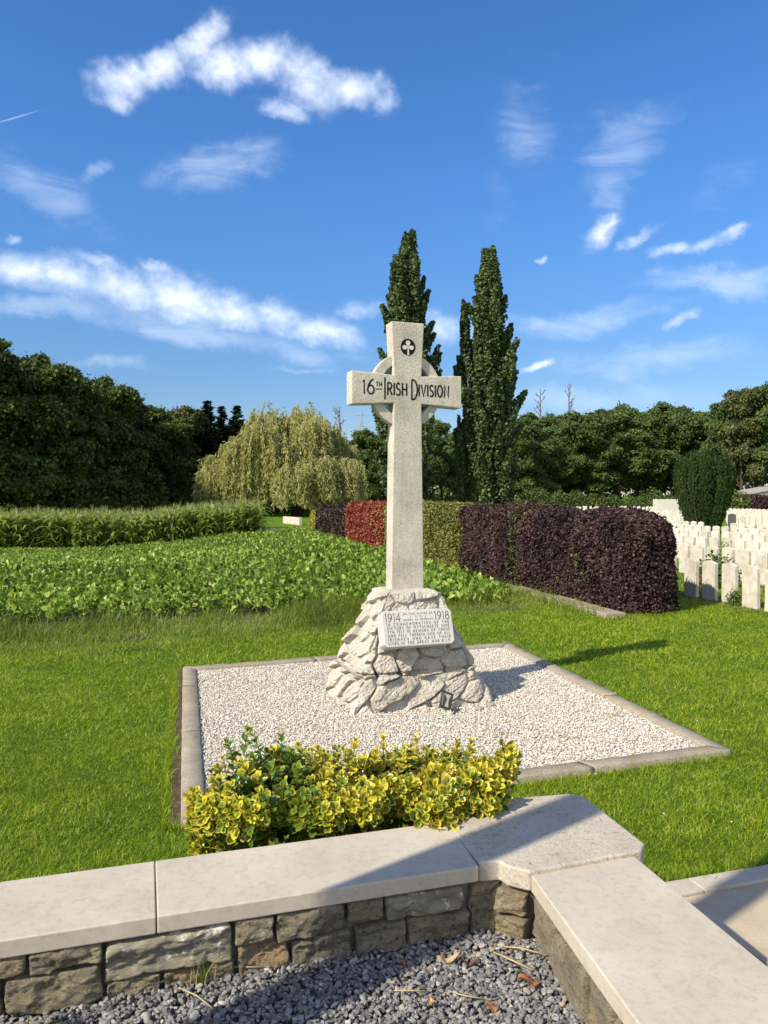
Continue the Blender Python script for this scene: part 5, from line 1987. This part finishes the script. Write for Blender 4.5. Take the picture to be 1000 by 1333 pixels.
def broadleaf(name, label, H, wid, base, mat, seed, ncl=95, per=75, leaf=.42, group=None, trunk_r=.28, top=1.0):
    r = np.random.default_rng(seed)
    t = thing(name, label, 'tree', (0, 0, 0), 0, group)
    m = MB()
    m.tube([(0, 0, -.2), (.1, .05, H * .25), (-.1, .1, H * .5), (.1, 0, H * .8)], [trunk_r, trunk_r * .8, trunk_r * .55, trunk_r * .2], 8)
    cl = []
    # main lobes, each carrying several leaf clusters, for an uneven outline
    lobes = []
    for i in range(15):
        a = r.uniform(0, 2 * math.pi)
        f = r.uniform(0, 1)
        z = base + (H - base) * (.12 + .76 * f)
        rr_ = wid / 2 * math.sqrt(max(.08, 1 - (abs(f - .35) / .78) ** 2)) * r.uniform(.45, .85)
        lobes.append((rr_ * math.cos(a), rr_ * math.sin(a), z, wid * r.uniform(.13, .26)))
    lobes.append((0, 0, H - wid * .18, wid * .18))
    lobes.append((r.normal(0, .6), r.normal(0, .6), base + (H - base) * .5, wid * .3))
    for lb in lobes:
        m.tube([(0, 0, max(base * .6, lb[2] - wid * .35)), (lb[0] * .5, lb[1] * .5, lb[2] - wid * .14), lb[:3]], [trunk_r * .4, trunk_r * .25, .03], 5)
        for j in range(max(3, ncl // len(lobes))):
            d = r.normal(size=3)
            d /= np.linalg.norm(d)
            d[2] = abs(d[2]) * 1.0 if r.random() < .65 else d[2]
            c = np.array(lb[:3]) + d * lb[3] * r.uniform(.6, 1.08) * np.array([1, 1, .85])
            if c[2] > H:
                c[2] = H - r.uniform(0, .5)
            cl.append((*c, wid * r.uniform(.06, .125)))
    cl += [(lb[0], lb[1], lb[2], lb[3] * 1.12) for lb in lobes for _ in range(2)]
    V, F, A = crown_mesh(cl, leaf, per, seed + 1)
    V[:, 2] = np.maximum(V[:, 2], .15)
    build('crown', V, F, mat, t, attrs={'tint': A})
    m.build('trunk', M_BARK, t, True)
    return t

M_OAK = leaf_mat('dark_oak_leaf', [(0, (.022, .040, .008)), (.5, (.058, .090, .016)), (.9, (.10, .14, .025)), (1, (.14, .17, .04))], .15, .55, .25)
M_ASH = leaf_mat('green_ash_leaf', [(0, (.026, .052, .013)), (.5, (.07, .115, .027)), (.9, (.12, .17, .042)), (1, (.17, .20, .06))], .18, .55, .25)
M_OLIVE = leaf_mat('olive_leaf', [(0, (.04, .05, .014)), (.5, (.085, .10, .028)), (.9, (.13, .145, .045)), (1, (.19, .19, .08))], .18, .55, .25)
M_POP = leaf_mat('poplar_leaf', [(0, (.022, .046, .014)), (.5, (.062, .10, .028)), (.9, (.11, .155, .05)), (1, (.16, .20, .08))], .18, .5, .35)
M_WIL = leaf_mat('willow_leaf', [(0, (.19, .20, .075)), (.5, (.40, .40, .17)), (.85, (.52, .51, .24)), (1, (.62, .60, .34))], .42, .5, .3)
M_CON = leaf_mat('conifer_needle', [(0, (.008, .017, .009)), (.6, (.02, .036, .018)), (1, (.04, .06, .03))], .1, .55, .25)
M_BUSHG = leaf_mat('bright_bush_leaf', [(0, (.04, .07, .012)), (.5, (.09, .13, .025)), (1, (.17, .2, .05))], .2, .5, .3)

def at(px, z):
    return ((px - 500) / 1001 * z, z)
def hgt(top, z):
    return CAM_H + (645 - top) * z / 1001

gL = 'dark broadleaf trees of the wood behind the maize'
gR = 'broadleaf trees of the wood beyond the hedge and graves'
P_H = 16.0
prot = [broadleaf('broadleaf_tree', 'proto', P_H, 10.5, 1.2, M_OAK, 101, 190, 175, .25, gL),
        broadleaf('broadleaf_tree', 'proto', P_H, 9.5, 1.0, M_OAK, 131, 190, 175, .25, gL),
        broadleaf('broadleaf_tree', 'proto', P_H, 9.5, 1.2, M_ASH, 171, 190, 175, .25, gR),
        broadleaf('broadleaf_tree', 'proto', P_H, 8.2, 1.5, M_ASH, 191, 190, 175, .25, gR),
        broadleaf('broadleaf_tree', 'proto', P_H, 8.8, 1.0, M_OLIVE, 211, 190, 170, .26, gR)]
used = set()
def plant(k_, px, top, z, label, group, wide=1.0):
    x, y = at(px, z)
    H = hgt(top, z) - float(G(x, y))
    s = H / P_H
    args = dict(loc=(x, y, float(G(x, y))), rotz=rng.uniform(0, 6.28), scale=(s * wide, s * wide, s), label=label, group=group)
    if k_ in used:
        return copy_tree(prot[k_], **args)
    used.add(k_)
    o = prot[k_]
    o.location, o.rotation_euler, o.scale = args['loc'], (0, 0, args['rotz']), args['scale']
    o['label'], o['group'] = label, group
    return o
lab1 = 'tall dark broadleaf tree in the front of the wood at the left behind the maize'
lab2 = 'dark broadleaf tree farther back in the wood at the left, showing only its top'
lab3 = 'dark broadleaf tree in the wood behind and beside the pale willow'
for (k_, px, top, z, w) in [(0, -75, 452, 62, 1.05), (1, -190, 450, 60, 1.05), (0, -300, 455, 60, 1.0), (1, -420, 450, 62, 1.0), (0, -560, 450, 64, 1.1), (1, -15, 450, 64, 1.0), (0, 45, 458, 67, .9), (1, 88, 482, 72, .85), (0, 132, 488, 76, .85), (1, 168, 520, 80, 1.0), (0, 205, 528, 84, 1.05), (4, 232, 532, 88, .9)]:
    plant(k_, px, top, z, lab1, gL, w)
for (k_, px, top, z, w) in [(0, -250, 470, 76, 1.1), (1, -370, 470, 78, 1.1), (1, -45, 462, 78, 1), (0, 20, 470, 82, 1), (1, 70, 476, 86, 1), (0, 115, 500, 90, 1), (1, 150, 512, 94, 1), (0, 190, 530, 98, 1), (1, 250, 540, 100, 1.1)]:
    plant(k_, px, top, z, lab2, gL, w)
for (k_, px, top, z, w) in [(0, 262, 545, 96, 1), (1, 300, 552, 104, 1.1), (0, 345, 560, 110, 1.2), (1, 395, 568, 112, 1.2), (0, 440, 566, 108, 1.1), (1, 478, 560, 100, .9), (0, 505, 560, 92, .9)]:
    plant(k_, px, top, z, lab3, gL, w)
lab4 = 'green broadleaf tree in the front of the wood beyond the purple hedge and graves'
lab5 = 'green broadleaf tree standing behind the front trees of the wood beyond the graves'
lab6 = 'broadleaf tree in the wood seen between the cross and the taller poplar pair'
lab7 = 'taller broadleaf tree at the right edge of the photo beyond the graves'
for (k_, px, top, z, w) in [(2, 548, 560, 96, .8), (3, 575, 548, 100, .9), (0, 600, 560, 104, .9)]:
    plant(k_, px, top, z, lab6, gR, w)
for (k_, px, top, z, w) in [(0, 668, 546, 108, .9), (3, 700, 556, 112, 1.0), (2, 728, 552, 116, 1.0), (0, 752, 548, 118, 1.0), (2, 778, 545, 120, 1.0), (3, 805, 540, 122, 1.1), (2, 836, 542, 124, 1.1), (0, 862, 546, 126, 1.0), (2, 888, 538, 126, 1.0), (3, 915, 540, 128, 1.0)]:
    plant(k_, px, top, z, lab4, gR, w)
for (k_, px, top, z, w) in [(2, 650, 544, 132, 1), (0, 684, 538, 136, 1.1), (2, 715, 542, 138, 1), (3, 745, 538, 140, 1.1), (0, 775, 532, 142, 1.1), (2, 802, 530, 144, 1.1), (3, 830, 534, 146, 1.1), (2, 858, 530, 146, 1.1), (0, 884, 528, 148, 1.1), (2, 925, 536, 150, 1.2)]:
    plant(k_, px, top, z, lab5, gR, w)
for (k_, px, top, z, w) in [(3, 948, 520, 118, .8), (4, 966, 506, 112, .75), (3, 992, 500, 112, .8), (4, 1016, 502, 116, .9), (3, 1050, 498, 122, 1), (0, 1090, 505, 128, 1), (2, 1150, 510, 120, 1.1), (0, 1230, 520, 124, 1.1), (3, 1310, 515, 126, 1.1), (2, 1400, 525, 128, 1.2), (0, 1500, 520, 130, 1.2)]:
    plant(k_, px, top, z, lab7 if px < 1040 else lab5, gR, w)
for k_ in range(5):
    if k_ not in used:
        print('unused tree proto', k_)

# bushes along the foot of the wood
bp = bush('bush', 'proto', 0, 0, 4.0, 2.6, M_BUSHG, .30, 1500, 'bush', 'bushes along the foot of the wood beyond the graves')
bd = bush('bush', 'proto', 0, 0, 4.6, 3.4, M_ASH, .34, 1500, 'bush', 'bushes along the foot of the wood beyond the graves')
first_b = [True, True]
blab = ['bright green bush at the foot of the wood beyond the graves', 'dark green bush at the foot of the wood beyond the graves']
for i, px in enumerate(list(range(560, 1040, 24))):
    z = 98 + (px - 560) * .02 + rng.uniform(-3, 3)
    q = 0 if i % 4 == 1 else 1
    x, y = at(px, z)
    s = rng.uniform(.45, .9)
    o = (bp, bd)[q]
    if first_b[q]:
        first_b[q] = False
        o.location, o.scale = (x, y, 0), (s, s, s)
        o['label'] = blab[q]
    else:
        copy_tree(o, loc=(x, y, 0), rotz=rng.uniform(0, 6), scale=(s, s, s), label=blab[q])
bk = bush('bush', 'dark undergrowth bush in front of the left wood behind the maize', *at(-75, 60), 5.0, 3.2, M_OAK, .3, 1800, 'bush', 'dark undergrowth bushes at the edge of the left wood')
gU = 'dark undergrowth bushes at the edge of the left wood'
for i, px in enumerate(range(-60, 520, 30)):
    z = 62 + max(0, px) * .075 + rng.uniform(-1, 1)
    x, y = at(px, z)
    s = rng.uniform(.5, .85)
    copy_tree(bk, loc=(x, y, float(G(x, y))), rotz=rng.uniform(0, 6), scale=(s, s, s), label='dark undergrowth bush in front of the left wood behind the maize', group=gU)

# the depth of the woods behind their front trees, too far in to tell trees apart
for nm, lab, rng_px, z0_, top_f, mt in (('wood_interior', 'dark depth of the left wood behind its front trees', np.arange(-90, 520, 9), 100, lambda p: np.interp(p, [-90, 0, 100, 160, 250, 520], [490, 490, 505, 535, 556, 585]), M_OAK),
                                        ('wood_interior', 'deep green mass of the wood beyond the graves behind its front trees', np.arange(520, 1090, 8), 152, lambda p: np.interp(p, [520, 600, 900, 960, 1090], [580, 560, 550, 530, 520]), M_ASH)):
    cl = []
    for p_ in rng_px:
        x, y = at(p_, z0_)
        Ht = hgt(top_f(p_), z0_)
        for zz in np.arange(.2, Ht, 1.5):
            cl.append((x + rng.normal(0, 1), y + rng.normal(0, 2.5), min(zz + rng.normal(0, .6), Ht - 1), rng.uniform(1.5, 2.3)))
    V, F, A = crown_mesh(cl, .5, 62, 909)
    tag(build(nm, V, F, mt, attrs={'tint': A}), kind='stuff', label=lab)

# conifers peeping over the wood left of the willow
def conifer(name, label, H, wid, seed, group=None):
    r = np.random.default_rng(seed)
    t = thing(name, label, 'tree', (0, 0, 0), 0, group)
    m = MB()
    m.tube([(0, 0, -.2), (0, 0, H * .6), (.05, 0, H)], [.25, .15, .03], 8)
    Pn, Yn = [], []
    for i in range(34):
        z = H * (.12 + .87 * i / 33)
        for j in range(7):
            a = r.uniform(0, 6.28)
            L = wid / 2 * (1 - z / H) ** .95 * r.uniform(.4, 1.35) + .06
            d = np.array([math.cos(a), math.sin(a), r.uniform(-.15, .35)])
            m.tube([(0, 0, z), np.array([0, 0, z]) + d * L], [.04, .01], 4)
            k_ = int(14 + L * 34)
            q = r.random(k_)[:, None]
            Pn.append(np.array([0, 0, z]) + d * L * q + r.normal(0, .07, (k_, 3)))
            Yn.append(np.tile(d, (k_, 1)) + r.normal(0, .5, (k_, 3)))
    Pn, Yn = np.vstack(Pn), np.vstack(Yn)
    X, Y, Z = frames(Yn, r.normal(size=(len(Pn), 3)) + np.array([0, 0, 1]))
    V, F = scatter(LEAF_V, LEAF_F, Pn, X, Y, Z, r.uniform(.12, .30, len(Pn)))
    build('crown', V, F, M_CON, t, attrs={'tint': np.repeat(r.random(len(Pn)), 6)})
    m.build('trunk', M_BARK, t, True)
    return t
gC = 'dark conifers topping the wood left of the willow'
cn = conifer('conifer_tree', 'dark conifer with a broad pointed top rising above the wood left of the willow', 14, 5.6, 5, gC)
for i, (px, top, z, w, lab) in enumerate([(271, 523, 92, 1.7, None), (289, 530, 94, 1.5, 'dark conifer in the middle of those left of the willow'), (309, 529, 95, 1.6, 'dark conifer closest to the willow, partly behind its crown'),
                                           (249, 534, 92, 1.0, 'thin dark spire of a conifer leftmost of those above the wood')]):
    x, y = at(px, z)
    s = hgt(top, z) / 14
    if i == 0:
        cn.location, cn.scale = (x, y, 0), (s * w, s * w, s)
    else:
        copy_tree(cn, loc=(x, y, 0), rotz=i * 1.3, scale=(s * w, s * w, s), label=lab)

# Lombardy poplars
def poplar(label, x, y, H, wid, seed, side=None):
    r = np.random.default_rng(seed)
    t = thing('poplar_tree', label, 'tree', (x, y, 0))
    m = MB()
    m.tube([(0, 0, -.2), (.1, 0, H * .3), (-.05, .05, H * .65), (0, 0, H * .97)], [.42, .32, .18, .03], 8)
    Pn, Yn, Tn = [], [], []
    stems = [((0, 0), H, wid, 165)]
    if side:
        stems.append((side[:2], side[2], side[3], 46))
    for (ox, oy), hh, ww, nb in stems:
        if ox:
            m.tube([(ox * .3, oy * .3, 1.0), (ox * .9, oy, hh * .3), (ox, oy, hh * .95)], [.2, .15, .03], 6)
        for i in range(nb):
            f = r.random() ** .9
            z0_ = hh * (.03 + .88 * f)
            a = r.uniform(0, 6.28)
            # envelope: widest low down, tapering slowly to a spire
            env = ww / 2 * (1 - .88 * f ** 3.8) * (.78 + .22 * min(1, f * 4))
            L = hh * r.uniform(.08, .16) * (1 - .45 * f)
            rr_ = env * (r.uniform(.3, .95) if r.random() < .9 else r.uniform(.9, 1.10))
            b = np.array([ox + rr_ * .45 * math.cos(a), oy + rr_ * .45 * math.sin(a), z0_ - L * .3])
            e = np.array([ox + rr_ * math.cos(a), oy + rr_ * math.sin(a), min(z0_ + L, hh * 1.0)])
            m.tube([b, (b + e) / 2, e], [.05, .035, .012], 4)
            k_ = int(430 * (.6 + ww / 8))
            q = r.random(k_) ** .8
            c = b + (e - b) * q[:, None]
            o = r.normal(size=(k_, 3))
            o /= np.linalg.norm(o, axis=1)[:, None]
            rad = (.55 * (1 - .85 * q) * (ww / 5) + .10) * r.uniform(.7, 1.2)
            Pn.append(c + o * (rad * r.uniform(.6, 1.05, k_))[:, None])
            Yn.append(o + np.array([0, 0, .6]))
            Tn.append(np.clip(r.normal(.5 + r.normal(0, .09), .17, k_), 0, 1))
    Pn, Yn, Tn = np.vstack(Pn), np.vstack(Yn), np.concatenate(Tn)
    Pn[:, 2] = np.maximum(Pn[:, 2], .3)
    X, Y, Z = frames(r.normal(size=Pn.shape), Yn + r.normal(0, .5, Pn.shape))
    V, F = scatter(CLUMP_V, CLUMP_F, Pn, X, Y, Z, r.uniform(.09, .23, len(Pn)))
    build('crown', V, F, M_POP, t, attrs={'tint': np.repeat(Tn, len(CLUMP_V))})
    m.build('trunk', M_BARK, t, True)
    return t
x, y = at(531, 60)
poplar('tall dark columnar poplar rising directly behind the head of the cross', x, y, hgt(301, 60), 5.8, 301)
x, y = at(637, 62)
poplar('tall dark columnar poplar right of the cross with a thin side stem on its left', x, y, hgt(322, 62), 5.9, 317, (-2.0, .2, hgt(378, 62), 1.9))

# weeping willow
def willow(x, y, H, wid, seed):
    r = np.random.default_rng(seed)
    t = thing('willow_tree', 'broad pale yellow-green weeping willow at the end of the maize', 'tree', (x, y, 0))
    m = MB()
    tx = 1.5
    m.tube([(tx, 0, -.2), (tx - .1, 0, 1.5), (tx - .3, 0, 3.4)], [.65, .5, .42], 10)
    Pn, Yn, Tn = [], [], []
    lobes = []
    for i in range(30):
        a = r.uniform(0, 6.28)
        f = math.sqrt(r.random())
        px_, py_ = wid * .5 * f * math.cos(a) * .93, wid * .40 * f * math.sin(a)
        zt = H * (.99 - .56 * f ** 2.0) * r.uniform(.76, 1.04)
        if px_ < -wid * .28:
            zt *= .84
        lobes.append((px_, py_, zt, f))
        p = [(tx - .3, 0, 3.2), (px_ * .45 + tx * .4, py_ * .4, 3.2 + (zt - 3.2) * .75), (px_, py_, zt - .3)]
        m.tube(p, [.22, .12, .03], 5)
    for (lx, ly, lz, f) in lobes:
        for j in range(70):
            a = r.uniform(0, 6.28)
            rr_ = r.random() ** .5 * wid * .105
            s0_ = np.array([lx + rr_ * math.cos(a), ly + rr_ * math.sin(a), lz - .30 * rr_ ** 1.5 + r.normal(0, .5)])
            out = np.array([lx * .05 + math.cos(a) * .5, ly * .05 + math.sin(a) * .5, 0])
            L = r.uniform(1.0, 4.6) * (1 + .5 * f) + (1.6 if r.random() < .15 else 0)
            L = min(L, s0_[2] - (.9 + 1.1 * r.random()))
            if L < .6:
                continue
            k_ = int(L * 15)
            q = np.sort(r.random(k_))
            ox_ = 1 - np.exp(-q * 2.2)
            c = s0_ + out * (ox_ * min(1.0, L * .28))[:, None] + np.array([0, 0, -1.0]) * (L * q ** 1.25)[:, None] + np.array([0, 0, .35]) * (np.sin(np.minimum(q * 4, math.pi)) * .5)[:, None]
            Pn.append(c + r.normal(0, .07, (k_, 3)))
            Yn.append(np.tile(out * .25 + np.array([0, 0, -1.0]), (k_, 1)) + r.normal(0, .5, (k_, 3)))
            Tn.append(np.clip(r.normal(.5 + r.normal(0, .14), .14, k_), 0, 1))
    Pn, Yn, Tn = np.vstack(Pn), np.vstack(Yn), np.concatenate(Tn)
    X, Y, Z = frames(Yn, r.normal(size=Pn.shape) + np.c_[Pn[:, :2] * .05, np.full(len(Pn), .4)])
    V, F = scatter(LEAF_V * np.array([.34, 1, 1]), LEAF_F, Pn, X, Y, Z, r.uniform(.22, .5, len(Pn)))
    build('crown', V, F, M_WIL, t, attrs={'tint': np.repeat(Tn, 6)})
    m.build('trunk', M_BARK, t, True)
    print('willow leaves', len(Pn))
x, y = at(368, 80)
willow(x, y, hgt(522, 80), 17.6, 401)

# bare dead trees standing above the wood
def bare_tree(label, px, top, z, seed, spread=1.0):
    r = np.random.default_rng(seed)
    x, y = at(px, z)
    H = hgt(top, z)
    t = thing('dead_tree', label, 'tree', (x, y, 0), 0, 'bare dead trees above the wood')
    m = MB()
    m.tube([(0, 0, 0), (.1, 0, H * .5), (0, 0, H)], [.35, .24, .06], 6)
    def br(p, d, L, rad, dep):
        e = p + d * L
        m.tube([p, (p + e) / 2 + r.normal(0, .05 * L, 3), e], [rad, rad * .75, rad * .4], 4)
        if dep:
            for _ in range(3):
                d2 = d + r.normal(0, .55, 3) + np.array([0, 0, .25])
                br(p + d * L * r.uniform(.5, 1), d2 / np.linalg.norm(d2), L * r.uniform(.45, .7), rad * .55, dep - 1)
    for i in range(12):
        zz = H * (.62 + .36 * i / 12)
        a = r.uniform(0, 6.28)
        d = np.array([math.cos(a) * spread, math.sin(a) * spread, .8])
        br(np.array([0, 0, zz]), d / np.linalg.norm(d), H * .075 * (1.25 - .6 * i / 12), .09, 1)
    m.build('trunk', M_DEADWOOD, t)
bare_tree('thin bare dead tree poking above the wood, the shorter beside the right poplar', 703, 507, 150, 5, .8)
bare_tree('tallest bare dead tree poking above the wood right of the poplars', 740, 500, 150, 6, .45)
bare_tree('faint bare tree tip above the wood, third from the poplars', 806, 522, 155, 8, .4)
bare_tree('bare branches of a dead tree beside the right side of the willow', 442, 530, 92, 9, 1.0)

# far power pylon left of the cross
pl = thing('power_pylon', 'small distant lattice pylon left of the cross shaft above the trees', 'pylon', (*at(471, 420), 0))
m = MB()
Hp = hgt(534, 420)
for sx_ in (-1, 1):
    for sy_ in (-1, 1):
        m.tube([(3.2 * sx_, 3.2 * sy_, 0), (1.1 * sx_, 1.1 * sy_, Hp * .6), (.2 * sx_, .2 * sy_, Hp)], [.16, .14, .1], 4)
for i in range(10):
    z0_, z1_ = Hp * i / 10, Hp * (i + 1) / 10
    w0, w1 = np.interp([z0_, z1_], [0, Hp * .6, Hp], [3.2, 1.1, .2])
    for sy_ in (-1, 1):
        m.tube([(-w0, w0 * sy_, z0_), (w1, w1 * sy_, z1_)], .09, 4)
        m.tube([(w0, w0 * sy_, z0_), (-w1, w1 * sy_, z1_)], .09, 4)
m.build('lattice_mast', M_STEEL, pl)
for zz, ww in ((.66, 5.2), (.80, 6.2), (.93, 4.2)):
    MB().tube([(-ww, 0, Hp * zz + .2), (0, 0, Hp * zz + .9), (ww, 0, Hp * zz + .2)], [.1, .2, .1], 4).build('cross_arm', M_STEEL, pl)

# farm building and hedge beyond the far right of the graves
bx, by = at(1006, 92)
fb = thing('farm_building', 'low building with a pale grey roof behind the far purple hedge at the right edge', 'building', (bx, by, 0), R(-6))
M_WALLW = plain('white_render', (.62, .6, .56), .9, .1)
M_ROOF = Mat('fibre_cement_roof', .85, .2)
M_ROOF.color(M_ROOF.ramp(M_ROOF.noise(2, 5), [(.3, (.26, .24, .21)), (.7, (.38, .35, .31))]))
V, F = slab([(-3.6, 0), (3.6, 0), (3.6, 2.3), (0, 3.0), (-3.6, 2.3)], -4, 4)
build('wall', V, F, M_WALLW, fb)
m = MB()
m.add(*slab([(-4.0, 2.26), (0, 3.05), (0, 3.2), (-4.0, 2.42)], -4.3, 4.3))
m.add(*slab([(.002, 3.05), (4.0, 2.26), (4.0, 2.42), (.002, 3.2)], -4.3, 4.3))
m.build('roof', M_ROOF.m, fb)
hedge('hedge', 'distant dark purple hedge beyond the graves at the right edge of the photo', at(968, 84), at(1100, 80), 1.4, 2.05, M_HPUR, .16, 160, .3, .3)
bush('bush', 'rounded yellow-green bush right of the yew in front of the wood', *at(958, 82), 3.2, 2.5, M_BUSHG, .26, 1600, 'bush')

# ------------------------------------------------------------------ stand-in stone cross, unseen left of the viewer, added and shaped to shade the wall
SCx, SCy = -2.178, .733
sc_ = thing('shade_cross', 'unseen stand-in stone cross on an octagonal plinth, added to shade the wall and gravel', 'memorial', (SCx, SCy, GRAV_Z), R(17.5))
def octo(r0, r1, z0, z1):
    m = MB()
    th = np.linspace(0, 2 * math.pi, 8, endpoint=False) + math.pi / 8
    V = np.concatenate([np.c_[r_ * np.cos(th), np.full(8, 0) + r_ * np.sin(th), np.full(8, z)] for r_, z in ((r0, z0), (r1, z1))])
    i = np.arange(8)
    j = (i + 1) % 8
    m.add(V, [np.stack([i, j, j + 8, i + 8], 1), i[None, ::-1], (i + 8)[None]])
    return m
bevel(octo(.50, .47, -.02, 1.30).build('plinth', M_COPING, sc_), .015)
bevel(octo(.40, .20, 1.301, 1.50).build('plinth_cap', M_COPING, sc_), .01)
bevel(octo(.115, .092, 1.501, 6.3).build('shaft', M_COPING, sc_), .008)
bevel(octo(.085, .07, -.72, .72).build('arm', M_COPING, sc_), .008)
arm = [o for o in sc_.children if o.name.startswith('arm')][0]
arm.rotation_euler = (0, R(90), 0)
arm.location = (0, 0, 5.2)
